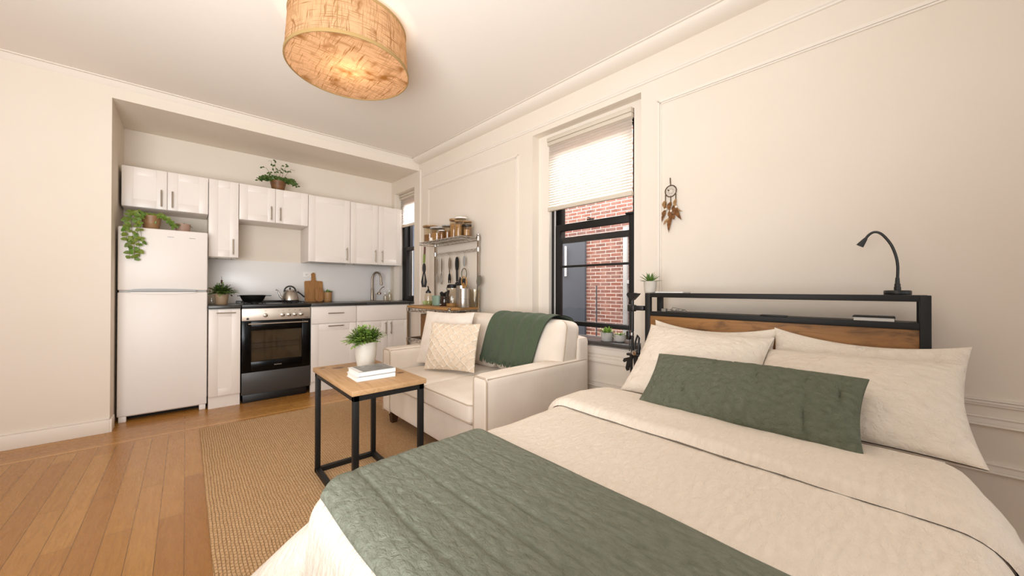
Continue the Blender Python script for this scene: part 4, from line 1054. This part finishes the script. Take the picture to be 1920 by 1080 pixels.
# green throw over the right back cushion
th = thing('throw_blanket', 'forest green fringed throw draped over the right back cushion of the sofa', 'blanket', (1.83, 1.85, .85))
XB = Xback(1.85)
path = []     # (x local, z local) over the cushion: front bottom -> over the top -> down the back
for i in range(15): path.append((-.137+.010*abs(i-7)/7-.0*i, .075+.30*i/14))
path = [(-.139, .085), (-.142, .11), (-.146, .16), (-.147, .22), (-.145, .28), (-.138, .335), (-.124, .385), (-.100, .418), (-.065, .436), (0, .443), (.065, .437), (.095, .420), (.112, .385), (.116, .34), (.117, .30)]
def cat(path, t):
    f = t*(len(path)-1); i = min(len(path)-2, int(f)); q = f-i
    p0 = path[max(0, i-1)]; p1 = path[i]; p2 = path[i+1]; p3 = path[min(len(path)-1, i+2)]
    return tuple(.5*((2*p1[k])+(-p0[k]+p2[k])*q+(2*p0[k]-5*p1[k]+4*p2[k]-p3[k])*q*q+(-p0[k]+3*p1[k]-3*p2[k]+p3[k])*q**3) for k in range(2))
def thr(off):
    def f(u, v):
        x, z = cat(path, u)
        x2, z2 = cat(path, min(1, u+.02)); x1, z1 = cat(path, max(0, u-.02))
        nx, nz = (z2-z1), -(x2-x1); L = math.hypot(nx, nz); nx, nz = nx/L, nz/L
        yy = lerp(.425-.545*v, .315-.575*v, min(1, u*1.6))
        wv = (.006*math.sin(v*30+u*2)+.007*noise.noise(Vector((v*7, u*3, 2))))*(1-.3*u)
        d = off+.009+wv
        return XB @ Vector((x-nx*d, yy, z-nz*d))
    return f
mb = MB().grid(thr(0), 40, 44).grid(thr(-.006), 40, 44)
part('blanket', mb, 'wool', th, sharp=70)
mb = MB(); rg = random.Random(9); f0 = thr(-.003)
for i in range(130):
    p = Vector(f0(0.02, (i+.5)/130)); e = p+Vector((rg.uniform(-.012, .006), rg.uniform(-.010, .010), -rg.uniform(.028, .046)))
    mb.tube([p+Vector((0, 0, .004)), p.lerp(e, .5)+Vector((rg.uniform(-.004, .004), rg.uniform(-.004, .004), 0)), e], [.0048, .0044, .0026], 5)
part('fringe', mb, 'wool', th, kind='stuff')
# ------------------------------------------------------------------ rug, side table
rug = MB().box(.080, 1.30, 1.03, 3.565, .0005, .0075, .002)
solo('rug', rug, 'rug', 'woven jute rug on the wooden floor under the side table', 'rug', (.6, 2.0, 0))
tb = thing('side_table', 'small oak-topped side table with a black metal frame beside the sofa', 'side table', (.724, 1.980, .0085))
TX0, TX1, TY0, TY1, TT = .543, .904, 1.650, 2.310, .602
part('tabletop', B(TX0, TX1, TY0, TY1, TT-.024, TT, .003), 'tablewood', tb, 'light oak tabletop with dark knots')
lw = .0125
fx0, fx1, fy0, fy1 = TX0+.022, TX1-.022, TY0+.022, TY1-.022
for x, y in ((fx0, fy0), (fx0, fy1), (fx1, fy0), (fx1, fy1)):
    part('leg', B(x-lw, x+lw, y-lw, y+lw, .0085, TT-.0245, .001), 'blackmetal', tb)
zt = TT-.0245
part('top_rail', B(fx0-lw, fx1+lw, fy0-lw, fy0+lw, zt-.025, zt-.0005).box(fx0-lw, fx1+lw, fy1-lw, fy1+lw, zt-.025, zt-.0005).box(fx0-lw, fx0+lw, fy0, fy1, zt-.025, zt-.0005).box(fx1-lw, fx1+lw, fy0, fy1, zt-.025, zt-.0005), 'blackmetal', tb)
part('floor_rail', B(fx0-lw, fx1+lw, fy1-lw, fy1+lw, .0085, .033).box(fx0-lw, fx0+lw, fy0, fy1, .0085, .033).box(fx1-lw, fx1+lw, fy0, fy1, .0085, .033), 'blackmetal', tb)
t = thing('potted_plant', 'bright green bushy plant in a pale concrete pot on the side table', 'potted plant', (.778, 2.135, TT+.0005))
pc = (.778, 2.135, TT+.0005)
part('pot', MB().lathe([(0, 0), (.040, 0), (.046, .004), (.058, .07), (.062, .142), (.0615, .146), (.054, .146), (.052, .132), (0, .132)], pc, 40), 'concrete', t)
part('soil', MB().lathe([(0, .135), (.0525, .133)], pc, 24), 'soil', t)
part('foliage', fern(MB(), (pc[0], pc[1], pc[2]+.135), 150, .048, 0, .112, 8, .0062, 33, up=.95, ll=.021), ['stem', 'leafy', 'leaf'], t, recalc=False)
def book(label, c, rz, w, d, h, cover, grp, spine='paperwhite', top=None):
    t = thing('book', label, 'book', c, 'M', grp); t.rotation_euler = (0, 0, R(rz))
    ox, oy, oz = c
    part('pages', B(ox-w/2+.004, ox+w/2-.003, oy-d/2+.003, oy+d/2-.003, oz+.002, oz+h-.002), 'paper', t)
    part('cover', B(ox-w/2, ox+w/2, oy-d/2, oy+d/2, oz, oz+.002).box(ox-w/2, ox+w/2, oy-d/2, oy+d/2, oz+h-.002, oz+h).box(ox-w/2, ox+w/2, oy-d/2, oy-d/2+.0025, oz, oz+h), spine, t)
    if top: part('cover_picture', B(ox-w/2+.022, ox+w/2-.004, oy-d/2+.004, oy+d/2-.004, oz+h, oz+h+.0004), top, t, 'grey photo print on the cover')
bz = TT+.0005
book('white hardback book lying at the bottom of the pair on the side table', (.712, 1.880, bz), -1.5, .190, .165, .022, None, 'books on the side table')
book('white book with a grey photo cover lying on top on the side table', (.716, 1.882, bz+.0225), .5, .186, .158, .022, None, 'books on the side table', top='cover')
# ------------------------------------------------------------------ bed (window-wall frame)
BA0, BA1, BF, BT = -.160, .925, .24, .600
bd = thing('bed', 'bed with a black metal and rustic wood shelf headboard against the window wall', 'bed', (1.1, .38, 0), 'W')
part('mattress', MB().cushion(BF+.05, 1.935, BA0+.035, BA1-.035, .32, .592, .05, (0, 0, .0), n=12), 'sheet', bd, 'mattress in a white sheet')
part('bed_base', B(BF+.08, 1.94, BA0+.06, BA1-.06, .22, .318, .005), 'blackmetal', bd)
for x, y in ((BF+.14, BA0+.10), (BF+.14, BA1-.10), (1.2, BA0+.10), (1.2, BA1-.10)):
    part('leg', B(x-.02, x+.02, y-.02, y+.02, 0, .2195, .002), 'blackmetal', bd)
HL, HR = .932, -.118       # outer edges of the headboard
hp = .0285
for a0 in (HL-hp, HR):
    part('front_post', B(1.950, 1.979, a0, a0+hp, 0, 1.033, .002), 'blackmetal', bd)
    part('rear_post', B(2.103, 2.132, a0, a0+hp, 0, 1.033, .002), 'blackmetal', bd)
part('top_shelf', B(1.951, 1.965, HR+hp, HL-hp, 1.010, 1.0335, .001).box(1.965, 2.131, HR+hp, HL-hp, 1.016, 1.0330, .001), 'blackmetal', bd)
part('middle_shelf', B(1.951, 1.967, HR+hp, HL-hp, .909, .933, .001).box(1.967, 2.131, HR+hp, HL-hp, .912, .930, .001), 'blackmetal', bd)
part('headboard_panel', B(1.954, 1.972, HR+hp, HL-hp, .56, .9085, .001), 'rustic', bd, 'rustic brown wood panel')
part('bottom_rail', B(1.952, 1.976, HR+hp, HL-hp, .53, .5595, .001), 'blackmetal', bd)
# duvet draped over the mattress: unrolled coordinates -> surface
RR = .07
N0, A1R, A0R = BF+RR, BA1-RR, BA0+RR
def drape(pn, pa, off, zt=BT):
    dn = max(0, N0-pn); da = pa-A1R if pa > A1R else (pa-A0R if pa < A0R else 0)
    d = math.hypot(dn, da); cn = max(pn, N0); ca = min(max(pa, A0R), A1R)
    if d < 1e-7: return Vector((cn, ca, zt+off))
    ux, uy = -dn/d, da/d
    r = RR; L = r*PI/2
    if d < L:
        q = d/r; out = (r+off)*math.sin(q); drop = r-(r+off)*math.cos(q)
    else:
        e = d-L; fl = .20+.55*abs(2*ux*uy)
        fl = min(.8, fl); out = r+off+e*fl*.95; drop = r+e*math.sqrt(1-fl*fl)
    return Vector((cn+ux*out, ca+uy*out, zt-drop))
SP = RR*PI/2+.30
def duv(u, v):
    pn = lerp(N0-SP, 1.42, u**1.0); pa = lerp(A0R-SP, A1R+SP, v)
    w = .0045*noise.noise(Vector((pn*5, pa*3, 1)))+.0020*noise.noise(Vector((pn*13, pa*22, 4)))
    return drape(pn, pa, .005+w)
dv = thing('duvet', 'ivory cotton duvet covering the bed with its top edge folded back', 'duvet', (.8, .38, BT), 'W')
part('cover', MB().grid(duv, 150, 130), 'duvet', dv, sharp=180, recalc=False)
def fold(lower):
    def f(u, v):
        pa = lerp(A0R-SP, A1R+SP*.95, v)
        fr_ = 1.062+.052*pa/.9+.006*noise.noise(Vector((pa*6, 0, 7)))
        pn = lerp(fr_, 1.455, u)
        t = max(0, pn-fr_)
        h = .009+.024*(1-max(0, 1-t/.035)**2)**.5 if t < .035 else .033
        h *= 1-max(0, (t-.17)/.30)
        h += .004*noise.noise(Vector((pn*6, pa*5, 3)))*min(1, t/.05)+.0015*noise.noise(Vector((pn*14, pa*26, 5)))
        return drape(pn, pa, h if not lower else .0065)
    return f
part('folded_edge', MB().grid(fold(0), 46, 110).grid(fold(1), 8, 110), 'duvet', dv, sharp=80)
# sage throw across the foot
CR = [(.335, .004), (.395, .003), (.452, .0045), (.515, .0035), (.575, .003), (.640, .002)]
def thw(lower):
    def f(u, v):
        pa = lerp(A0R-SP*.8, A1R+SP*.85, v)
        lo = N0-.050+1.1*max(0, pa-A1R)+.006*noise.noise(Vector((pa*4, 1, 1))); hi = .690+.040*pa+.006*noise.noise(Vector((pa*4, 9, 1)))
        lo = min(lo, hi-.04); pn = lerp(lo, hi, u)
        if lower: return drape(pn, pa, .0115)
        e = max(0, min(pn-lo, hi-pn)); h = .013+.012*(1-max(0, 1-e/.02)**2)**.5 if e < .02 else .025
        k = min(1, e/.03)
        h += k*(.003*noise.noise(Vector((pn*7, pa*3, 2)))+.0008*noise.noise(Vector((pn*55, pa*28, 3)))+.0012*noise.noise(Vector((pn*110, pa*60, 3))))
        for c, dp in CR:
            q = (pn-c-.012*noise.noise(Vector((pa*3.1, c*20, 5)))-.02*(pa-.5)*0)/.0055
            a = max(0, min(1, .8+1.4*noise.noise(Vector((pa*3, c*31, 8)))))
            h -= k*dp*a*math.exp(-q*q)
        return drape(pn, pa, h)
    return f
solo('bed_throw', MB().grid(thw(0), 190, 260).grid(thw(1), 12, 120), 'throw', 'sage green quilted throw laid across the foot of the bed', 'blanket', (.45, .38, BT), 'W', sharp=80)
# bed pillows
PW = 'ivory bed pillows'
def bedpillow(label, c, w, h, t, uy, seed, m='pillow', dz=0, **k):
    ux = (0, -1, dz)
    return pillow_obj('bed_pillow', label, 'pillow', pillow(w, h, t, seed=seed, **k), frame(c, ux, uy), m, 'W', PW)
bedpillow('ivory pillow against the headboard at the window side, half hidden', (1.868, .585, .745), .53, .295, .10, (.06, 0, .28), 3, k=.05, sag=.030, dz=-.01)
bedpillow('ivory pillow against the headboard under the black lamp, half hidden', (1.868, .070, .735), .53, .295, .10, (.06, 0, .28), 4, k=.05, sag=.030, dz=-.045)
bedpillow('plump ivory pillow in the front row on the window side of the bed', (1.655, .574, .726), .515, .400, .15, (.275, 0, .265), 5, k=.07, sag=.012, dz=-.04)
bedpillow('plump ivory pillow in the front row on the lamp side of the bed', (1.640, .085, .706), .53, .40, .15, (.33, 0, .205), 6, k=.07, sag=.008, dz=.02)
def creases(u, v, x, y):
    s = 0
    for i, c in enumerate((-.27, -.24, -.16, -.09, -.02, .06, .12, .19, .26)):
        q = (x-c-.02*noise.noise(Vector((y*9, c*30, 2)))-.12*y*math.sin(i*2.4))/.004
        s -= .006*max(.25, .55+1.3*noise.noise(Vector((y*11, c*17, 4))))*math.exp(-q*q)
    return s+.004*noise.noise(Vector((x*26, y*40, 6)))+.0022*noise.noise(Vector((x*70, y*90, 6)))
pillow_obj('lumbar_cushion', 'long sage green lumbar cushion leaning on the ivory bed pillows', 'cushion',
    pillow(.640, .262, .125, .045, n=110, seed=8, wr=.005, disp=creases, p=.45), frame((1.425, .352, .695), (-.035, -1, .012), (.185, 0, .165)), 'lumbar', 'W')
# ------------------------------------------------------------------ things on the headboard
HT = 1.0340
t = thing('potted_plant', 'spiky green succulent in a grey pot on the left end of the headboard', 'potted plant', (2.0, .925, HT), 'W')
pc = (2.0, .925, HT)
part('pot', MB().lathe([(0, 0), (.028, 0), (.031, .003), (.036, .066), (.031, .066), (.030, .058), (0, .058)], pc, 32), 'concrete', t)
part('soil', MB().lathe([(0, .060), (.031, .059)], pc, 20), 'soil', t)
mb = MB(); rg = random.Random(2)
for ring, (n, el, L) in enumerate(((9, .25, .062), (9, .65, .066), (8, 1.0, .066), (5, 1.3, .062))):
    for k in range(n):
        a = 2*PI*(k+.5*ring)/n+rg.uniform(-.15, .15); e = el+rg.uniform(-.1, .1)
        mb.cur = rg.choice((0, 1)); mb.leaf((pc[0]+.008*math.cos(a), pc[1]+.008*math.sin(a), HT+.060), (math.cos(a)*math.cos(e), math.sin(a)*math.cos(e), math.sin(e)), L*rg.uniform(.85, 1.1), .0085, .15, n=5, shape='spike', fold=.5)
part('foliage', mb, ['aloe', 'leaf'], t, recalc=False)
t = thing('tablet', 'thin white tablet lying on the headboard top beside the succulent', 'tablet', (1.985, .80, HT), 'W')
part('body', B(1.968, 2.08, .735, .883, .0 + HT, HT+.007, .002), 'paperwhite', t)
part('screen', B(1.975, 2.073, .745, .873, HT+.007, HT+.0075), 'black', t)
# gooseneck lamp
t = thing('desk_lamp', 'black gooseneck lamp standing at the right end of the headboard', 'lamp', (2.04, -.037, HT), 'W')
lc = (2.04, -.037, HT)
part('base', MB().lathe([(0, 0), (.037, 0), (.038, .003), (.038, .014), (.036, .017), (0, .018)], lc, 40), 'black', t)
part('stem', MB().lathe([(.0098, .017), (.0098, .030), (.0085, .031), (.0085, .042), (.0070, .043), (.0058, .066), (0, .067)], lc, 20), 'black', t)
ctrl = [(-.037, .060), (-.038, .105), (-.034, .145), (-.022, .190), (-.004, .225), (.012, .244), (.028, .248), (.042, .238), (.052, .222)]
pts = []
for i in range(41):
    a, z = cat(ctrl, i/40); pts.append((2.04, a, HT+z))
part('gooseneck', MB().tube(pts, .0046, 12), 'black', t)
d = Vector((0, .052-.042, .222-.238)).normalized(); p0 = Vector(pts[-1])
Xh = Matrix.Translation(p0) @ d.to_track_quat('Z', 'Y').to_matrix().to_4x4()
part('lamp_head', MB().lathe([(0, -.004), (.006, -.004), (.0075, .004), (.0125, .030), (.0110, .030), (.0100, .026), (0, .026)], (0, 0, 0), 24, Xh), 'black', t)
part('lens', MB().lathe([(0, .0275), (.0104, .0275)], (0, 0, 0), 20, Xh), 'white', t)
t = thing('book', 'black covered notebook lying on the headboard shelf under the lamp', 'book', (2.04, .028, .9305), 'W')
part('pages', B(1.985, 2.10, -.028, .084, .9325, .9455), 'paper', t)
part('cover', B(1.981, 2.104, -.031, .088, .9305, .9325, .0008).box(1.981, 2.104, -.031, .088, .9455, .9485, .0008).box(2.102, 2.104, -.031, .088, .9305, .9485), 'blackcover', t)
solo('remote_control', B(1.985, 2.03, .30, .40, .9305, .9385, .003), 'black', 'slim black remote on the middle of the headboard shelf', 'remote', (2.0, .35, .9305), 'W')
mb = MB()
pts = [(2.02+.012*math.sin(i*1.1), .845-.10*i/22+.014*math.sin(i*.9), .935+.010*abs(math.sin(i*.55))) for i in range(23)]
mb.tube(pts, .0018, 6).tube([(2.03, .82, .934), (2.0, .80, .955), (2.02, .775, .950), (2.01, .745, .946), (2.02, .728, .934)], .0018, 6)
mb.box(1.995, 2.02, .835, .86, .9305, .948, .003)
solo('charging_cable', mb, 'cord', 'tangled grey charging cable on the left end of the headboard shelf', 'cable', (2.02, .80, .9305), 'W')
# clamp-on holder at the left of the headboard
t = thing('clamp_arm', 'black clamp-on holder arm fixed to the left headboard post by the window', 'holder', (1.965, .985, .70), 'W')
cn, ca = 1.945, 1.004
part('pole', MB().tube([(cn, ca, .66), (cn, ca, 1.02)], .008, 10).tube([(cn-.002, ca+.016, .70), (cn-.002, ca+.014, .95)], .0025, 6), 'black', t)
part('clamp', B(cn-.014, cn+.014, HL+.0005, ca+.010, .935, .962, .004).box(cn-.018, cn+.016, ca-.018, ca+.022, .928, .966, .004), 'black', t)
part('clamp_pad', B(cn-.012, cn+.012, HL+.001, HL+.022, .938, .959, .003), 'tan', t)
part('holder_head', MB().prism([(ca-.046, 1.030), (ca-.012, 1.035), (ca+.022, 1.034), (ca+.026, 1.022), (ca+.012, 1.0), (ca-.010, .992), (ca-.030, 1.012)], cn-.02, cn+.012, 'x'), 'black', t)
part('joint', MB().lathe([(0, -.018), (.014, -.016), (.016, 0), (.014, .016), (0, .018)], (0, 0, 0), 18, Matrix.Translation((cn-.008, ca-.022, .697)) @ Matrix.Rotation(R(90), 4, 'Y')), 'chrome', t)
part('joint', MB().lathe([(0, -.01), (.011, -.008), (.011, .008), (0, .01)], (cn-.004, ca, .80), 14), 'chrome', t)
part('bracket', B(cn-.018, cn+.01, ca-.047, ca+.028, .676, .690, .004).box(cn-.015, cn+.006, ca+.010, ca+.032, .765, .815, .005).box(cn-.012, cn+.006, ca-.046, ca-.028, .680, .715, .003), 'black', t)
part('strap', MB().tube([(cn-.004, ca-.016, .71), (cn-.004, ca-.022, .76), (cn-.004, ca-.034, .795), (cn-.004, ca-.043, .78), (cn-.004, ca-.040, .735), (cn-.004, ca-.042, .70)], .0055, 8), 'black', t)
part('wing_screw', MB().prism([(ca+.004, .67), (ca+.048, .655), (ca+.055, .64), (ca+.046, .632), (ca+.030, .642), (ca+.038, .60), (ca+.030, .585), (ca+.018, .59), (ca+.012, .63)], cn-.008, cn+.002, 'x').prism([(ca-.006, .675), (ca+.010, .675), (ca+.006, .56), (ca-.001, .556)], cn-.012, cn-.002, 'x').prism([(ca-.032, .675), (ca-.008, .675), (ca-.016, .585), (ca-.028, .592)], cn-.006, cn+.006, 'x'), 'black', t)
# window sill planters
t = thing('potted_plant', 'small yellow-green succulent in a grey pot on the window sill', 'potted plant', (2.245, 1.345, .6965), 'W')
pc = (2.245, 1.345, .6965)
part('pot', MB().lathe([(0, 0), (.038, 0), (.041, .004), (.043, .060), (.037, .060), (.036, .052), (0, .052)], pc, 32), 'greypot', t)
mb = MB(); rg = random.Random(6)
for i in range(60):
    a = rg.uniform(0, 2*PI); el = rg.uniform(.3, 1.45); q = rg.uniform(0, .028)
    mb.cur = rg.choice((0, 0, 1)); mb.leaf((pc[0]+q*math.cos(a), pc[1]+q*math.sin(a), .6965+.052), (math.cos(a)*math.cos(el), math.sin(a)*math.cos(el), math.sin(el)), rg.uniform(.04, .068), .0062, .3, n=3)
part('foliage', mb, ['leafy', 'leaf'], t, recalc=False)
t = thing('planter_bowl', 'rounded grey planter bowl right beside the sill succulent', 'potted plant', (2.262, 1.258, .6965), 'W')
pc = (2.262, 1.258, .6965)
part('pot', MB().lathe([(0, 0), (.028, 0), (.038, .008), (.042, .030), (.039, .050), (.034, .050), (.035, .040), (0, .040)], pc, 32), 'greypot', t)
mb = MB()
for i in range(34):
    a = rg.uniform(0, 2*PI); el = rg.uniform(.1, 1.2); q = rg.uniform(0, .03)
    mb.cur = rg.choice((0, 1)); mb.leaf((pc[0]+q*math.cos(a), pc[1]+q*math.sin(a), .6965+.040), (math.cos(a)*math.cos(el), math.sin(a)*math.cos(el), math.sin(el)), rg.uniform(.028, .046), .005, .4, n=3)
part('foliage', mb, ['leafy', 'leafo'], t, recalc=False)
# dreamcatcher
dn_ = 2.214
t = thing('dreamcatcher', 'small brown feathered dreamcatcher hanging on the wall right of the window', 'wall hanging', (dn_, .90, 1.72), 'W')
part('loop', MB().tube([(dn_, .900, 1.724), (dn_-.001, .899, 1.700), (dn_, .897, 1.680)], .0028, 6).lathe([(0, -.004), (.004, 0), (0, .004)], (dn_, .900, 1.724), 8), 'twine', t)
rc = (.897, 1.646)
part('hoop', MB().tube([(dn_, rc[0]+.033*math.cos(2*PI*i/36), rc[1]+.034*math.sin(2*PI*i/36)) for i in range(36)], .0030, 8, True), 'twine', t)
mb = MB()
for k in range(8):
    a = 2*PI*k/8; b_ = 2*PI*(k+3)/8
    mb.tube([(dn_, rc[0]+.032*math.cos(a), rc[1]+.032*math.sin(a)), (dn_, rc[0]+.032*math.cos(b_), rc[1]+.032*math.sin(b_))], .0005, 4)
part('web', mb, 'cord', t)
part('charm', MB().tube([(dn_-.002, .914, 1.657), (dn_-.002, .906, 1.650)], .003, 6), 'twine', t)
def feather(a0, z0, a1, z1, w, m, nn=dn_-.004):
    p, q = Vector((nn, a0, z0)), Vector((nn-.004, a1, z1)); n = 9
    mb = MB(); dd = (q-p).normalized(); sd = Vector((0, -dd.z, dd.y))
    vs = []; fs = []
    for i in range(n+1):
        t_ = i/n; c = p.lerp(q, t_)+sd*(.006*math.sin(PI*t_)); ww = w*math.sin(PI*(.1+.9*t_)**.75)*(1+.15*math.sin(i*3.1)) if i < n else .001
        vs += [c-sd*ww+Vector((-.002, 0, 0)), c, c+sd*ww+Vector((.001, 0, 0))]
        if i: o = 3*i; fs += [(o-3, o-2, o+1, o), (o-2, o-1, o+2, o+1)]
    mb.add(vs, fs); part('feather', mb, m, t, recalc=False)
for a0, zt_, zb_ in ((.928, 1.628, 1.585), (.897, 1.612, 1.570), (.867, 1.625, 1.590)):
    part('cord', MB().tube([(dn_, a0, zt_), (dn_-.001, a0, zb_)], .0026, 6), 'twine', t)
    part('bead', MB().lathe([(0, -.011), (.007, -.004), (.007, .004), (0, .011)], (dn_-.004, a0-.004, zb_-.045), 10), 'bead', t)
for f_ in ((.930, 1.592, .932, 1.545, .011, 'featherl'), (.926, 1.585, .922, 1.53, .010, 'feather'), (.930, 1.535, .934, 1.490, .012, 'feather'), (.928, 1.52, .946, 1.462, .009, 'feather'),
           (.897, 1.578, .900, 1.525, .014, 'feather'), (.897, 1.53, .890, 1.475, .014, 'feather'), (.893, 1.50, .905, 1.395, .013, 'feather'), (.905, 1.48, .938, 1.442, .008, 'featherl'),
           (.867, 1.592, .862, 1.54, .010, 'featherl'), (.872, 1.56, .868, 1.50, .014, 'feather'), (.868, 1.545, .830, 1.462, .013, 'feather'), (.865, 1.545, .826, 1.512, .006, 'featherl'), (.880, 1.51, .872, 1.47, .014, 'feather')):
    feather(*f_)
# ------------------------------------------------------------------ pendant lamp
LCX, LCY = .694, 2.174
t = thing('ceiling_lamp', 'large burlap drum lamp shade hanging from the ceiling, glowing warm', 'ceiling lamp', (LCX, LCY, CZ))
L0 = (LCX, LCY, 0)
part('shade', MB().lathe([(.322, 2.304), (.306, 2.545)], L0, 72), 'burlap', t, recalc=False)
part('rim', MB().lathe([(.3245, 2.300), (.3265, 2.302), (.3255, 2.318), (.3215, 2.318), (.3205, 2.300), (.3245, 2.300)], L0, 72), 'shaderim', t)
part('rim', MB().lathe([(.3085, 2.533), (.3100, 2.546), (.3050, 2.548), (.3045, 2.533), (.3085, 2.533)], L0, 72), 'shaderim', t)
part('diffuser', MB().lathe([(0, 2.3065), (.10, 2.3065), (.20, 2.3063), (.3205, 2.306)], L0, 72), 'diffuser', t, recalc=False)
sa = R(-118)
part('seam', MB().tube([(LCX+.3235*math.cos(sa), LCY+.3235*math.sin(sa), 2.318), (LCX+.3075*math.cos(sa), LCY+.3075*math.sin(sa), 2.534)], .0016, 5), 'shaderim', t)
part('bulb', MB().lathe([(0, 2.360), (.018, 2.364), (.029, 2.385), (.030, 2.40), (.022, 2.425), (.014, 2.445), (0, 2.446)], (LCX, LCY, 0), 20), 'bulb', t)
part('socket', MB().lathe([(0, 2.446), (.018, 2.446), (.018, 2.49), (.006, 2.495), (.006, 2.565), (.05, 2.566), (.05, 2.5795), (0, 2.5795)], (LCX, LCY, 0), 20), 'white', t)
mb = MB()
for k in range(3):
    a = 2*PI*k/3+.4; mb.tube([(LCX+.017*math.cos(a), LCY+.017*math.sin(a), 2.48), (LCX+.304*math.cos(a), LCY+.304*math.sin(a), 2.54)], .0025, 6)
part('spider', mb, 'nickel', t)
# ------------------------------------------------------------------ light
def lamp(name, typ, loc, energy, col, size=None, look=None, **kw):
    l = bpy.data.lights.new(name, typ); l.energy = energy; l.color = col
    if typ == 'AREA': l.shape = 'RECTANGLE'; l.size, l.size_y = size
    elif size: l.shadow_soft_size = size
    o = bpy.data.objects.new(name, l); COL.objects.link(o); o.location = loc
    if look: o.rotation_euler = (Vector(look)-Vector(loc)).to_track_quat('-Z', 'Y').to_euler()
    for k, v in kw.items(): setattr(l, k, v)
    return o
def wp(n, a, z):
    c, s_ = math.cos(WA), math.sin(WA); return (n*c-a*s_, n*s_+a*c, z)
lamp('bulb_light', 'POINT', (LCX, LCY, 2.40), 9, (1, .80, .60), .035)
lamp('sky_window', 'AREA', wp(3.30, 1.5, 3.1), 95, (1, .97, .93), (1.6, .9), wp(2.2, 1.55, 1.1))
lamp('sky_kitchen', 'AREA', wp(3.2, 4.3, 2.9), 120, (.97, .98, 1), (1.0, .8), wp(2.0, 4.2, 1.2))
lamp('ceiling_fill', 'AREA', (-.75, .35, 1.25), 64, (.965, .985, 1), (1.6, 1.6), (.25, 2.0, 2.58), spread=R(150))  # fill light added out of view, aimed up to brighten the ceiling
lamp('courtyard_sky', 'AREA', wp(2.95, 2.2, 3.6), 130, (1, .98, .95), (3.5, .6), wp(3.75, 2.2, 1.8))
w = bpy.data.worlds.new('daylight'); SC.world = w; w.use_nodes = True
bg = w.node_tree.nodes['Background']; bg.inputs[0].default_value = (.985, .992, 1.0, 1); bg.inputs[1].default_value = .85
# ------------------------------------------------------------------ camera
cam = bpy.data.cameras.new('camera'); co = bpy.data.objects.new('camera', cam); COL.objects.link(co)
cam.sensor_width = 36; cam.lens = 36*682.7/1920; cam.clip_start = .02
yw, pt, rl = R(41.86), R(.26), R(.149)
fwd = Vector((math.sin(yw)*math.cos(pt), math.cos(yw)*math.cos(pt), math.sin(pt))); rt = Vector((math.cos(yw), -math.sin(yw), 0)); up = rt.cross(fwd)
r2 = rt*math.cos(rl)+up*math.sin(rl); u2 = -rt*math.sin(rl)+up*math.cos(rl)
m4 = Matrix(((r2.x, u2.x, -fwd.x, 0), (r2.y, u2.y, -fwd.y, 0), (r2.z, u2.z, -fwd.z, 1.05), (0, 0, 0, 1)))
co.matrix_world = m4
SC.camera = co
SC.view_settings.view_transform = 'Standard'
SC.view_settings.look = 'None'
SC.view_settings.exposure = 0.47
SC.cycles.max_bounces = 8; SC.cycles.diffuse_bounces = 5; SC.cycles.transparent_max_bounces = 16
SC.cycles.caustics_reflective = False; SC.cycles.caustics_refractive = False
SC.cycles.sample_clamp_indirect = 6
